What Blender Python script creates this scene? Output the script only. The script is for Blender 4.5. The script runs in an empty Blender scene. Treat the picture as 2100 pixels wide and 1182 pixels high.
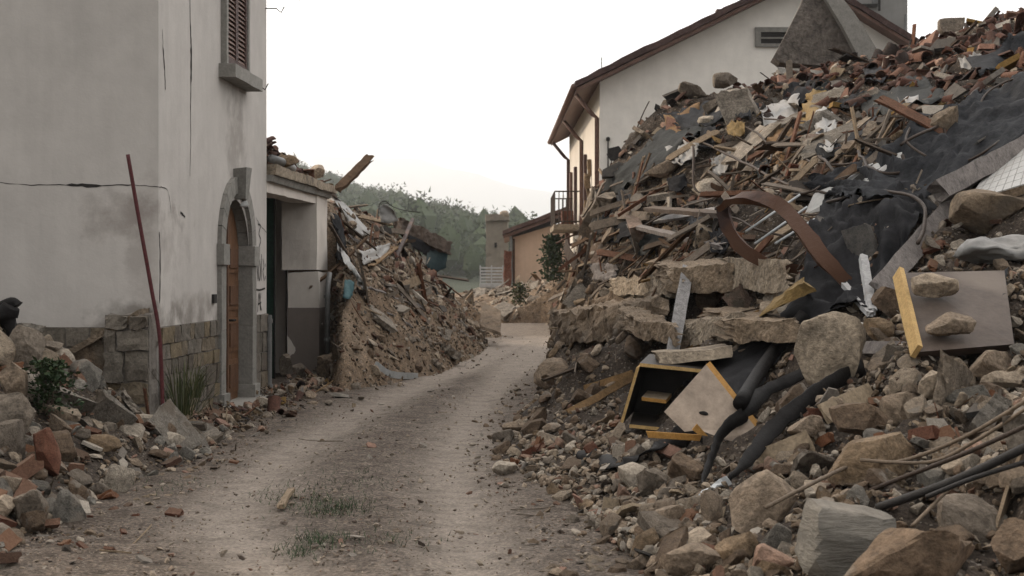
import bpy, bmesh, math, random
import numpy as np
from mathutils import Vector, Matrix, noise
R = math.radians
scene = bpy.context.scene
col = scene.collection

# ------------------------------------------------------------------ camera
F = 2917.0; CH = 1.6; CX = 1050.0; HY = 560.0      # focal length in photo pixels, eye height, principal column, horizon row
cd = bpy.data.cameras.new("camera"); cam = bpy.data.objects.new("camera", cd); col.objects.link(cam)
cam.location = (0, 0, CH); cam.rotation_euler = (R(90), 0, 0)
cd.sensor_width = 36; cd.lens = 50.0; cd.shift_y = -0.0148
cd.clip_start = 0.1; cd.clip_end = 30000
cd.dof.use_dof = True; cd.dof.focus_distance = 13.0; cd.dof.aperture_fstop = 5.0
scene.camera = cam
scene.view_settings.view_transform = 'Standard'; scene.view_settings.look = 'None'
scene.view_settings.gamma = 1; scene.view_settings.exposure = 0.50
scene.cycles.volume_bounces = 1; scene.cycles.max_bounces = 6; scene.cycles.diffuse_bounces = 1

# ------------------------------------------------------------------ sky and sun
SKY_BACK, SKY_FRONT = 0.30, 1.95
SUN_EL, SUN_AZ = 24.0, -62.0           # azimuth measured from straight ahead (+Y), negative = to the left
w = bpy.data.worlds.new("World"); scene.world = w; w.use_nodes = True
nt = w.node_tree; nt.nodes.clear()
o_ = nt.nodes.new('ShaderNodeOutputWorld'); bg = nt.nodes.new('ShaderNodeBackground')
sk = nt.nodes.new('ShaderNodeTexSky'); sk.sky_type = 'NISHITA'; sk.sun_disc = False
sk.sun_elevation = R(SUN_EL); sk.sun_rotation = R(SUN_AZ); sk.dust_density = 4; sk.air_density = 1.2
mul = nt.nodes.new('ShaderNodeMix'); mul.data_type = 'RGBA'; mul.blend_type = 'MULTIPLY'; mul.inputs[0].default_value = 1
mul.inputs[7].default_value = (0.09, 0.09, 0.09, 1)
nt.links.new(sk.outputs[0], mul.inputs[6])
tc = nt.nodes.new('ShaderNodeTexCoord'); mp = nt.nodes.new('ShaderNodeMapping'); mp.inputs['Scale'].default_value = (2.2, 2.2, 9)
nz = nt.nodes.new('ShaderNodeTexNoise'); nz.inputs['Scale'].default_value = 1.6; nz.inputs['Detail'].default_value = 5
nt.links.new(tc.outputs['Generated'], mp.inputs[0]); nt.links.new(mp.outputs[0], nz.inputs[0])
cr = nt.nodes.new('ShaderNodeValToRGB')
cr.color_ramp.elements[0].position = 0.32; cr.color_ramp.elements[0].color = (0.80, 0.79, 0.775, 1)
cr.color_ramp.elements[1].position = 0.6; cr.color_ramp.elements[1].color = (1.03, 1.015, 0.995, 1)
nt.links.new(nz.outputs[0], cr.inputs[0])
mx = nt.nodes.new('ShaderNodeMix'); mx.data_type = 'RGBA'; mx.inputs[0].default_value = 0.88
nt.links.new(mul.outputs[2], mx.inputs[6]); nt.links.new(cr.outputs[0], mx.inputs[7])
dt = nt.nodes.new('ShaderNodeVectorMath'); dt.operation = 'DOT_PRODUCT'; dt.inputs[1].default_value = (0.10, 0.94, 0.32)
nt.links.new(tc.outputs['Generated'], dt.inputs[0])
glow = nt.nodes.new('ShaderNodeMapRange'); glow.inputs[1].default_value = -1; glow.inputs[2].default_value = 1; glow.inputs[3].default_value = SKY_BACK; glow.inputs[4].default_value = SKY_FRONT
nt.links.new(dt.outputs['Value'], glow.inputs[0]); nt.links.new(glow.outputs[0], bg.inputs[1])
nt.links.new(mx.outputs[2], bg.inputs[0])
nt.links.new(bg.outputs[0], o_.inputs[0])
sd = bpy.data.lights.new("sun", 'SUN'); sun = bpy.data.objects.new("sun", sd); col.objects.link(sun)
sd.energy = 3.2; sd.angle = R(7); sd.color = (1.0, 0.84, 0.66)
sdir = Vector((math.sin(R(SUN_AZ))*math.cos(R(SUN_EL)), math.cos(R(SUN_AZ))*math.cos(R(SUN_EL)), math.sin(R(SUN_EL))))
sun.rotation_euler = (-sdir).to_track_quat('-Z', 'Y').to_euler()

# ------------------------------------------------------------------ helpers
rng = np.random.default_rng(11)
random.seed(5)
def P(px, py, Y): return Vector(((px-CX)/F*Y, Y, CH-(py-HY)/F*Y))
def N1(v): return noise.noise(Vector(v))

def link(o, parent=None):
    col.objects.link(o)
    if parent is not None: o.parent = parent
    return o
def tag(o, label=None, cat=None, group=None, kind=None):
    if label: o['label'] = label
    if cat: o['category'] = cat
    if group: o['group'] = group
    if kind: o['kind'] = kind
    return o
def empty(name, loc, label, cat, group=None):
    o = bpy.data.objects.new(name, None); o.empty_display_size = 0.1; o.location = loc; link(o)
    return tag(o, label, cat, group)
def mk(name, V, Fc, mats, parent=None, smooth=False, mi=None, rnd=None, bevel=0, rcol=None, origin=None, sharp=False):
    """link a mesh; V are world coordinates"""
    V = np.asarray(V, dtype=float).reshape(-1, 3)
    if parent is not None: org = np.array(parent.location if parent.parent is None else parent.parent.location)
    else: org = V.mean(0) if origin is None else np.array(origin)
    me = bpy.data.meshes.new(name); me.from_pydata((V-org).tolist(), [], [list(map(int, f)) for f in Fc]); 
    if not isinstance(mats, (list, tuple)): mats = [mats]
    for m in mats: me.materials.append(m)
    if mi is not None: me.polygons.foreach_set('material_index', mi)
    if smooth: me.polygons.foreach_set('use_smooth', [True]*len(me.polygons))
    if rnd is not None:
        a = me.attributes.new('rnd', 'FLOAT', 'POINT'); a.data.foreach_set('value', rnd)
    me.validate(); me.update()
    if sharp: me.set_sharp_from_angle(angle=R(28))
    o = bpy.data.objects.new(name, me)
    if parent is None: o.location = org
    o.color = ((rcol if rcol is not None else 0.0), 0, 0, 1)
    link(o, parent)
    if bevel:
        b = o.modifiers.new('b', 'BEVEL'); b.width = bevel; b.segments = 2; b.limit_method = 'ANGLE'
    return o
class MB:
    def __init__(s): s.V = []; s.F = []; s.M = []; s.Rn = []
    def add(s, V, Fc, m=0, rn=0.0):
        k = len(s.V); s.V += [tuple(v) for v in V]; s.F += [[i+k for i in f] for f in Fc]; s.M += [m]*len(Fc); s.Rn += [rn]*len(V); return s
    def build(s, name, mats, parent=None, **k):
        return mk(name, s.V, s.F, mats, parent, mi=s.M, rnd=s.Rn, **k)

def hexa(c8, n=(1, 1, 1), amp=0.0, seed=0, jag=0.0, fr=3.0):
    """box between 8 corners (x fastest, then y, then z), surface grid n, noise amp; jag roughens the two x ends"""
    c = [Vector(p) for p in c8]; nx, ny, nz_ = n
    idx = {}; V = []
    def vt(i, j, k):
        key = (i, j, k)
        if key in idx: return idx[key]
        u, v, w_ = i/nx, j/ny, k/nz_
        if jag and i in (0, nx):
            a = jag*(N1((j*1.7+seed*3.1, k*2.3, i+0.3))*1.6)
            u += a if i == 0 else -a
        p = ((c[0]*(1-u)+c[1]*u)*(1-v)+(c[2]*(1-u)+c[3]*u)*v)*(1-w_)+((c[4]*(1-u)+c[5]*u)*(1-v)+(c[6]*(1-u)+c[7]*u)*v)*w_
        if amp:
            q = p*fr+Vector((seed*7.3, seed*1.9, 0))
            p = p+noise.noise_vector(q)*amp+noise.noise_vector(q*3.1)*amp*0.45+(noise.noise_vector(q*8.3)*amp*0.3 if amp > .03 else Vector())
        idx[key] = len(V); V.append(tuple(p)); return idx[key]
    Fc = []
    for (a, b, na, nb, fix, mx_) in ((0, 1, nx, ny, 2, nz_), (0, 2, nx, nz_, 1, ny), (1, 2, ny, nz_, 0, nx)):
        for side in (0, mx_):
            for i in range(na):
                for j in range(nb):
                    q = []
                    for (di, dj) in ((0, 0), (1, 0), (1, 1), (0, 1)):
                        t = [0, 0, 0]; t[a] = i+di; t[b] = j+dj; t[fix] = side; q.append(vt(*t))
                    flip = (side == 0) != (fix == 1)
                    Fc.append(q[::-1] if flip else q)
    return V, Fc
def box8(o, x, y, z):
    o, x, y, z = Vector(o), Vector(x), Vector(y), Vector(z)
    return [o, o+x, o+y, o+x+y, o+z, o+x+z, o+y+z, o+x+y+z]
def abox(x0, x1, y0, y1, z0, z1): return box8((x0, y0, z0), (x1-x0, 0, 0), (0, y1-y0, 0), (0, 0, z1-z0))
def beam8(p0, p1, wd, th, up=(0, 0, 1)):
    p0, p1 = Vector(p0), Vector(p1); d = (p1-p0); x = d.normalized(); y = Vector(up).cross(x)
    if y.length < 1e-3: y = Vector((1, 0, 0))
    y.normalize(); z = x.cross(y)
    return box8(p0-y*wd/2-z*th/2, d, y*wd, z*th)
def tube(path, r, sides=8, closed=False):
    pts = [Vector(p) for p in path]; n = len(pts); V = []; Fc = []
    rr = r if isinstance(r, (list, tuple)) else [r]*n
    t0 = (pts[1]-pts[0]).normalized(); u = t0.orthogonal().normalized()
    for i in range(n):
        t = (pts[min(i+1, n-1)]-pts[max(i-1, 0)]).normalized()
        u = (u-t*u.dot(t)).normalized(); v = t.cross(u)
        for k in range(sides):
            a = 2*math.pi*k/sides; V.append(tuple(pts[i]+(u*math.cos(a)+v*math.sin(a))*rr[i]))
    for i in range(n-1):
        for k in range(sides):
            k2 = (k+1) % sides; Fc.append([i*sides+k, i*sides+k2, (i+1)*sides+k2, (i+1)*sides+k])
    Fc.append(list(range(sides))[::-1]); Fc.append([(n-1)*sides+k for k in range(sides)])
    return V, Fc
def smooth_path(pts, m=6):
    pts = [Vector(p) for p in pts]; out = []
    for i in range(len(pts)-1):
        p0 = pts[max(i-1, 0)]; p1 = pts[i]; p2 = pts[i+1]; p3 = pts[min(i+2, len(pts)-1)]
        for k in range(m):
            t = k/m
            out.append(0.5*((2*p1)+(p2-p0)*t+(2*p0-5*p1+4*p2-p3)*t*t+(3*p1-p0-3*p2+p3)*t*t*t))
    out.append(pts[-1]); return out
def sweep(path, prof, up, twist=None, scl=None):
    """sweep a closed 2-D profile; up(i) is the direction of the profile's second axis"""
    n = len(path); V = []; Fc = []; m = len(prof)
    for i in range(n):
        t = (path[min(i+1, n-1)]-path[max(i-1, 0)]).normalized()
        U = Vector(up[i]) if isinstance(up, list) else Vector(up)
        s_ = U.cross(t).normalized(); u_ = t.cross(s_)
        a = twist[i] if twist else 0
        e1 = s_*math.cos(a)+u_*math.sin(a); e2 = -s_*math.sin(a)+u_*math.cos(a)
        k = scl[i] if scl else 1
        for (x, y) in prof: V.append(tuple(path[i]+e1*x*k+e2*y*k))
    for i in range(n-1):
        for k in range(m):
            k2 = (k+1) % m; Fc.append([i*m+k, i*m+k2, (i+1)*m+k2, (i+1)*m+k])
    Fc.append(list(range(m))[::-1]); Fc.append([(n-1)*m+k for k in range(m)])
    return V, Fc
def prism(poly, th):
    """poly: list of 3-D points; th: thickness vector"""
    n = len(poly); poly = [Vector(p) for p in poly]; th = Vector(th)
    V = [tuple(p) for p in poly]+[tuple(p+th) for p in poly]
    Fc = [list(range(n)), list(range(n, 2*n))[::-1]]+[[i, i+n, (i+1) % n+n, (i+1) % n] for i in range(n)]
    return V, Fc, [0, 0]+[1]*n
LIFT = [None]
def loft(A, B, nu, nv, fold=0.03, ff=6.0, seed=0, sag=0.0, th=0.004, wr=1.0):
    """cloth between two 3-D polylines, with folds along v and small wrinkles; thin but solid"""
    def res(pl, n):
        pl = smooth_path(pl, 8); d = [0]
        for i in range(1, len(pl)): d.append(d[-1]+(pl[i]-pl[i-1]).length)
        out = []; 
        for i in range(n+1):
            t = d[-1]*i/n; k = max(j for j in range(len(d)) if d[j] <= t+1e-9); k = min(k, len(pl)-2)
            f = (t-d[k])/max(d[k+1]-d[k], 1e-9); out.append(pl[k].lerp(pl[k+1], min(max(f, 0), 1)))
        return out
    a = res(A, nu); b = res(B, nu); G = []
    for i in range(nu+1):
        row = []
        for j in range(nv+1):
            v = j/nv; e = 0.06*N1((i*0.5, seed, 3.3))*(1 if j in (0, nv) else 0)
            row.append(a[i].lerp(b[i], v+e)+Vector((0, 0, -sag*math.sin(math.pi*v))))
        G.append(row)
    V = []
    nrm = [[None]*(nv+1) for _ in range(nu+1)]
    for i in range(nu+1):
        for j in range(nv+1):
            du = G[min(i+1, nu)][j]-G[max(i-1, 0)][j]; dv = G[i][min(j+1, nv)]-G[i][max(j-1, 0)]
            nn = du.cross(dv); nn = nn.normalized() if nn.length > 1e-9 else Vector((0, -1, 0))
            if nn.dot(Vector((0, 0, CH))-G[i][j]) < 0: nn = -nn
            nrm[i][j] = nn
    if LIFT[0]:
        xs_ = np.array([[p.x for p in row] for row in G]); ys_ = np.array([[p.y for p in row] for row in G]); hh = LIFT[0](xs_, ys_)
        for i in range(nu+1):
            for j in range(nv+1):
                if hh[i, j] < G[i][j].z+2: G[i][j].z = max(G[i][j].z, hh[i, j]+.07)
    for i in range(nu+1):
        for j in range(nv+1):
            p = G[i][j]; v = j/nv; u = i/nu
            q1 = u*ff*.55+1.2*N1((u*2, v*2, seed)); q2 = v*ff*.6+1.2*N1((v*2.3, u*1.7, seed+3))
            h = .5*fold*(1.4-2.8*abs(N1((q1*1.3+q2*.5, q2*.45, seed*1.7))*1.7))+fold*.3*(1-2.6*abs(N1((q1*1.1-q2*2.2, q1*1.4, seed+5))))+fold*.28*wr*(1-2.5*abs(N1((q1*4.4, q2*5.1, seed+9))))+fold*.25*N1((q1*11, q2*12, seed))
            V.append(p+nrm[i][j]*h)
    n1 = len(V); Vb = [V[i*(nv+1)+j]-nrm[i][j]*th for i in range(nu+1) for j in range(nv+1)]
    Fc = []
    for i in range(nu):
        for j in range(nv):
            k = i*(nv+1)+j; q = [k, k+1, k+nv+2, k+nv+1]; Fc.append(q); Fc.append([x+n1 for x in q[::-1]])
    rim = [i*(nv+1) for i in range(nu+1)]+[nu*(nv+1)+j for j in range(1, nv+1)]+[i*(nv+1)+nv for i in range(nu-1, -1, -1)]+[j for j in range(nv-1, 0, -1)]
    for a_, b_ in zip(rim, rim[1:]+rim[:1]): Fc.append([a_, b_, b_+n1, a_+n1])
    return [tuple(p) for p in V+Vb], Fc

# ------------------------------------------------------------------ materials
def nmat(name):
    m = bpy.data.materials.new(name); m.use_nodes = True; t = m.node_tree; t.nodes.clear()
    out = t.nodes.new('ShaderNodeOutputMaterial'); b = t.nodes.new('ShaderNodeBsdfPrincipled'); t.links.new(b.outputs[0], out.inputs[0])
    return m, t, b
def nd(t, typ, **k):
    n = t.nodes.new(typ)
    for a, v in k.items():
        if a.startswith('i_'):
            key = a[2:]; n.inputs[int(key) if key.isdigit() else key.replace('_', ' ')].default_value = v
        else: setattr(n, a, v)
    return n
def mixc(t, a, b, f, mode='MIX'):
    m = nd(t, 'ShaderNodeMix', data_type='RGBA', blend_type=mode)
    for s, v in ((6, a), (7, b), (0, f)):
        if isinstance(v, (int, float)): m.inputs[s].default_value = v
        elif isinstance(v, tuple): m.inputs[s].default_value = (*v, 1) if len(v) == 3 else v
        else: t.links.new(v, m.inputs[s])
    return m.outputs[2]
def math_(t, op, a, b=None, clamp=False):
    m = nd(t, 'ShaderNodeMath', operation=op, use_clamp=clamp)
    for s, v in ((0, a), (1, b)):
        if v is None: continue
        if isinstance(v, (int, float)): m.inputs[s].default_value = v
        else: t.links.new(v, m.inputs[s])
    return m.outputs[0]
def ramp(t, f, stops, interp='LINEAR'):
    c = nd(t, 'ShaderNodeValToRGB'); c.color_ramp.interpolation = interp; e = c.color_ramp.elements
    while len(e) < len(stops): e.new(0.5)
    for el, (p, cc) in zip(e, stops): el.position = p; el.color = (*cc, 1) if len(cc) == 3 else cc
    t.links.new(f, c.inputs[0]); return c.outputs[0]
def noise_(t, vec, sc, det=6, rough=0.6, dist=0.0):
    n = nd(t, 'ShaderNodeTexNoise', i_Scale=sc, i_Detail=det, i_Roughness=rough, i_Distortion=dist); t.links.new(vec, n.inputs[0]); return n.outputs[0]
def g3(v): return (v, v, v)
def piece_mat(name, cols, ns=9.0, var=0.35, bump=0.5, rough=0.92, dust=(0.225, 0.18, 0.14), dustamt=0.38, stretch=None, spec=0.25, metallic=0.0, bdist=0.02, patch=None, k=1.0):
    """loose pieces: colour picked per piece, mottled, with dust lying on the upper faces"""
    m, t, b = nmat(name); tint = (1.05, .97, .87) if k < 1 else (1, 1, 1); cols = [tuple(x*k*q for x, q in zip(c, tint)) for c in cols]; dust = tuple(x*k*q for x, q in zip(dust, tint))
    at = nd(t, 'ShaderNodeAttribute', attribute_name='rnd'); oi = nd(t, 'ShaderNodeObjectInfo')
    sp = nd(t, 'ShaderNodeSeparateColor'); t.links.new(oi.outputs['Color'], sp.inputs[0])
    r = math_(t, 'FRACT', math_(t, 'ADD', at.outputs['Fac'], sp.outputs[0]))
    n = len(cols); base = ramp(t, r, [(i/n, c) for i, c in enumerate(cols)], 'CONSTANT')
    tc = nd(t, 'ShaderNodeTexCoord'); vec = tc.outputs['Object']
    add = nd(t, 'ShaderNodeVectorMath', operation='ADD'); t.links.new(vec, add.inputs[0])
    cmb = nd(t, 'ShaderNodeCombineXYZ'); rk = math_(t, 'MULTIPLY', r, 37.0); t.links.new(rk, cmb.inputs[0]); t.links.new(rk, cmb.inputs[1]); t.links.new(cmb.outputs[0], add.inputs[1])
    v = add.outputs[0]
    if stretch:
        mpn = nd(t, 'ShaderNodeMapping'); mpn.inputs['Scale'].default_value = stretch; t.links.new(v, mpn.inputs[0]); v = mpn.outputs[0]
    n1 = noise_(t, v, ns, 8, 0.65, 0.4); n2 = noise_(t, v, ns*0.3, 3, 0.5); n3 = noise_(t, v, ns*5, 4, 0.7)
    val = ramp(t, n1, [(0.3, g3(1-var)), (0.5, g3(1.0)), (0.72, g3(1+var))])
    c = mixc(t, base, val, 1.0, 'MULTIPLY')
    val2 = ramp(t, n3, [(0.35, g3(1-var*0.75)), (0.65, g3(1+var*0.6))])
    c = mixc(t, c, val2, 1.0, 'MULTIPLY')
    if patch: c = mixc(t, c, patch[0], ramp(t, n2, [(patch[1], g3(0)), (patch[1]+0.08, g3(1))]))
    ge = nd(t, 'ShaderNodeNewGeometry'); sx = nd(t, 'ShaderNodeSeparateXYZ'); t.links.new(ge.outputs['Normal'], sx.inputs[0])
    up = math_(t, 'MULTIPLY', math_(t, 'ADD', sx.outputs[2], math_(t, 'MULTIPLY', math_(t, 'SUBTRACT', n1, 0.5), 1.6)), dustamt, True)
    c = mixc(t, c, dust, up)
    t.links.new(c, b.inputs['Base Color'])
    b.inputs['Roughness'].default_value = rough; b.inputs['Specular IOR Level'].default_value = spec; b.inputs['Metallic'].default_value = metallic
    bp = nd(t, 'ShaderNodeBump', i_Strength=bump, i_Distance=bdist)
    t.links.new(math_(t, 'ADD', n1, math_(t, 'MULTIPLY', n3, 0.7)), bp.inputs['Height']); t.links.new(bp.outputs[0], b.inputs['Normal'])
    return m
STONE_COLS = [('pale beige', (0.36, 0.31, 0.255)), ('grey', (0.185, 0.165, 0.145)), ('ochre', (0.24, 0.182, 0.125)), ('light grey', (0.40, 0.37, 0.33)),
              ('brown', (0.15, 0.112, 0.083)), ('blue grey', (0.20, 0.20, 0.192)), ('tan', (0.255, 0.21, 0.168)), ('pinkish', (0.29, 0.195, 0.155))]
BRICK_COLS = [('red', (0.20, 0.085, 0.058)), ('dusty pink', (0.30, 0.175, 0.13)), ('orange', (0.27, 0.125, 0.07)), ('dark brown', (0.125, 0.072, 0.054))]
TILE_COLS = [('dull red', (0.155, 0.07, 0.052)), ('rust brown', (0.115, 0.062, 0.05)), ('pale terracotta', (0.24, 0.13, 0.095)), ('blackened', (0.06, 0.045, 0.042)), ('purple brown', (0.12, 0.065, 0.06))]
WOOD_COLS = [('weathered grey', (0.23, 0.20, 0.175)), ('brown', (0.16, 0.10, 0.062)), ('pale', (0.40, 0.32, 0.235)), ('dark', (0.075, 0.053, 0.04)), ('yellowish', (0.34, 0.22, 0.11)), ('reddish', (0.20, 0.095, 0.06))]
SHARD_COLS = [('white', (0.50, 0.48, 0.45)), ('grey', (0.26, 0.25, 0.24)), ('cream', (0.45, 0.38, 0.29)), ('pink', (0.33, 0.20, 0.165)), ('dark grey', (0.085, 0.088, 0.092)), ('mustard', (0.30, 0.19, 0.06)), ('black', (0.03, 0.03, 0.033))]
cl = lambda L: [c for _, c in L]
M = {}
M['stone'] = piece_mat('stone', cl(STONE_COLS), 7, 0.5, 1.0, bdist=0.03, k=.95, dustamt=.22, patch=((0.30, 0.26, 0.215), 0.6))
M['layered'] = piece_mat('layered_stone', cl(STONE_COLS), 5, 0.3, 0.8, stretch=(0.6, 0.6, 3.5), dustamt=0.2, bdist=0.03, k=.85, patch=((0.14, 0.115, 0.095), 0.62))
M['brick'] = piece_mat('brick', cl(BRICK_COLS), 14, 0.4, 0.6, dustamt=0.5, k=.66)
M['tile'] = piece_mat('terracotta', cl(TILE_COLS), 10, 0.5, 0.5, dustamt=0.1, dust=(0.2, 0.17, 0.14), k=.55)
M['wood'] = piece_mat('wood', cl(WOOD_COLS), 9, 0.4, 0.5, stretch=(1.2, 1.2, 1.2), dustamt=0.3, k=.62)
M['shard'] = piece_mat('plaster', cl(SHARD_COLS), 8, 0.35, 0.4, dustamt=0.3, k=.72)
M['crumb'] = piece_mat('crumbs', [(0.30, 0.25, 0.19), (0.21, 0.165, 0.12), (0.25, 0.22, 0.19), (0.17, 0.13, 0.095), (0.34, 0.30, 0.25), (0.20, 0.12, 0.09), (0.07, 0.055, 0.045), (0.045, 0.04, 0.036), (0.24, 0.19, 0.145)], 12, 0.4, 0.5, k=.62, dustamt=.2)  # the near-black tones paint in shade from the gaps between pieces
M['pebble'] = piece_mat('pebbles', [(0.36, 0.32, 0.28), (0.30, 0.26, 0.22), (0.21, 0.185, 0.16), (0.15, 0.125, 0.11), (0.24, 0.20, 0.17), (0.12, 0.10, 0.09), (0.33, 0.30, 0.26), (0.17, 0.11, 0.09)], 12, 0.3, 0.5, dustamt=0.2, k=.9)
M['concrete'] = piece_mat('concrete', [(0.235, 0.19, 0.145), (0.20, 0.165, 0.13), (0.33, 0.29, 0.24), (0.165, 0.13, 0.10)], 6, 0.5, 1.0, bdist=0.03, patch=((0.15, 0.12, 0.09), 0.58), k=.9, dustamt=.2)
M['concrete8'] = piece_mat('broken_masonry', [(0.37, 0.345, 0.315), (0.235, 0.225, 0.21), (0.31, 0.27, 0.228), (0.28, 0.215, 0.185)], 5, 0.5, 1.0, bdist=0.03, k=.72, dustamt=.15, patch=((0.13, 0.105, 0.08), 0.55))
M['greywood'] = piece_mat('grey_wood', [(0.185, 0.165, 0.155), (0.27, 0.262, 0.26), (0.085, 0.062, 0.048)], 3.5, 0.4, 0.5, stretch=(5, 5, 1.2), dustamt=0.2)
M['paintwood'] = piece_mat('painted_wood', [(0.42, 0.42, 0.42), (0.52, 0.50, 0.46)], 9, 0.3, 0.3, dustamt=0.3, patch=((0.24, 0.2, 0.17), 0.6))
M['steel'] = piece_mat('rusty_steel', [(0.085, 0.036, 0.02), (0.05, 0.022, 0.016)], 5, 0.5, 0.4, rough=0.6, dustamt=0.0, k=.62, spec=0.2, metallic=0.0, patch=((0.075, 0.034, 0.018), 0.5))
M['wire'] = piece_mat('rusty_wire', [(0.05, 0.034, 0.025), (0.16, 0.12, 0.085), (0.025, 0.023, 0.022)], 12, 0.3, 0.3, rough=0.6, dustamt=0.03, spec=0.2)
M['tarp'] = piece_mat('black_tarp', [(0.012, 0.012, 0.014), (0.022, 0.023, 0.026), (0.03, 0.031, 0.03)], 5, 0.4, 0.35, rough=0.85, dustamt=0.05, spec=0.1, dust=(0.13, 0.115, 0.1))
M['rubber'] = piece_mat('black_rubber', [(0.010, 0.009, 0.009)], 12, 0.3, 0.3, rough=0.6, dustamt=0.02, spec=0.1)
M['redpaint'] = piece_mat('red_paint', [(0.085, 0.02, 0.022)], 8, 0.35, 0.2, rough=0.6, dustamt=0.05)
M['whiteplastic'] = piece_mat('white_plastic', [(0.46, 0.455, 0.44), (0.27, 0.265, 0.255)], 4, 0.15, 0.2, rough=0.5, dustamt=0.3)
M['beigeboard'] = piece_mat('beige_board', [(0.40, 0.315, 0.245), (0.085, 0.062, 0.050), (0.014, 0.012, 0.011)], 3, 0.25, 0.2, rough=0.6, dustamt=0.15, patch=((0.16, 0.125, 0.10), 0.63))
M['chipboard'] = piece_mat('chipboard_and_sunlit_edge', [(0.42, 0.22, 0.06), (0.55, 0.36, 0.15)], 30, 0.25, 0.4, dustamt=0.1)  # cabinet chipboard edges; also the sunlight painted on the fallen panel's edge
M['foam'] = piece_mat('yellow_foam', [(0.22, 0.145, 0.055), (0.17, 0.095, 0.04)], 14, 0.3, 0.6, dustamt=0.15)
M['teal'] = piece_mat('teal_cloth', [(0.015, 0.035, 0.04), (0.05, 0.12, 0.135)], 6, 0.3, 0.3, dustamt=0.15)
M['darkgreen'] = piece_mat('green_paint', [(0.012, 0.045, 0.03)], 5, 0.3, 0.2, rough=0.6, dustamt=0.05)
M['darkmason'] = piece_mat('dark_masonry', [(0.16, 0.137, 0.118)], 2.6, 0.55, 1.2, dustamt=.05, bdist=0.06, patch=((0.11, 0.095, 0.082), 0.52))
M['greystone'] = piece_mat('dressed_stone', [(0.27, 0.255, 0.23), (0.235, 0.222, 0.20)], 8, 0.2, 0.4, dustamt=0.15, bdist=0.012)
M['ashlar'] = piece_mat('plinth_masonry', [(0.16, 0.128, 0.09), (0.13, 0.112, 0.09), (0.175, 0.135, 0.085), (0.14, 0.122, 0.10), (0.115, 0.095, 0.075), (0.16, 0.138, 0.112)], 9, 0.35, 0.7, dustamt=0.2, bdist=0.02)
M['mortar'] = piece_mat('mortar', [(0.17, 0.15, 0.13)], 9, 0.3, 0.5, dustamt=0.1)
M['dark'] = piece_mat('dark_gap', [(0.03, 0.027, 0.025)], 9, 0.2, 0.2, dustamt=0)
M['metalgrey'] = piece_mat('grey_metal', [(0.18, 0.18, 0.175), (0.42, 0.43, 0.43)], 7, 0.2, 0.2, rough=0.5, dustamt=0.05, metallic=0.2)
M['shutter'] = piece_mat('shutter_paint', [(0.085, 0.048, 0.042), (0.15, 0.085, 0.065)], 6, 0.3, 0.2, rough=0.6, dustamt=0.1)
M['roof'] = piece_mat('roof_tiles', [(0.075, 0.045, 0.04), (0.10, 0.058, 0.048)], 4, 0.4, 0.5, dustamt=0.1)
M['doorwood'] = piece_mat('door_wood', [(0.15, 0.075, 0.038), (0.115, 0.056, 0.03)], 5, 0.4, 0.3, stretch=(4, 4, 0.8), rough=0.55, dustamt=0.1)
def leaf_mat(name, a, b_):
    m, t, b = nmat(name); at = nd(t, 'ShaderNodeAttribute', attribute_name='rnd')
    tc = nd(t, 'ShaderNodeTexCoord'); n1 = noise_(t, tc.outputs['Object'], 3.0, 4)
    c = ramp(t, math_(t, 'FRACT', math_(t, 'ADD', at.outputs['Fac'], n1)), [(0.0, a), (1.0, b_)])
    t.links.new(c, b.inputs['Base Color']); b.inputs['Roughness'].default_value = 0.7; b.inputs['Specular IOR Level'].default_value = 0.2
    return m
M['leaf'] = leaf_mat('leaf', (0.018, 0.034, 0.015), (0.05, 0.075, 0.03))
M['dryleaf'] = leaf_mat('grass_blade', (0.035, 0.05, 0.02), (0.10, 0.10, 0.045))
M['forest'] = leaf_mat('forest_leaves', (0.015, 0.029, 0.011), (0.05, 0.07, 0.026))

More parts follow.
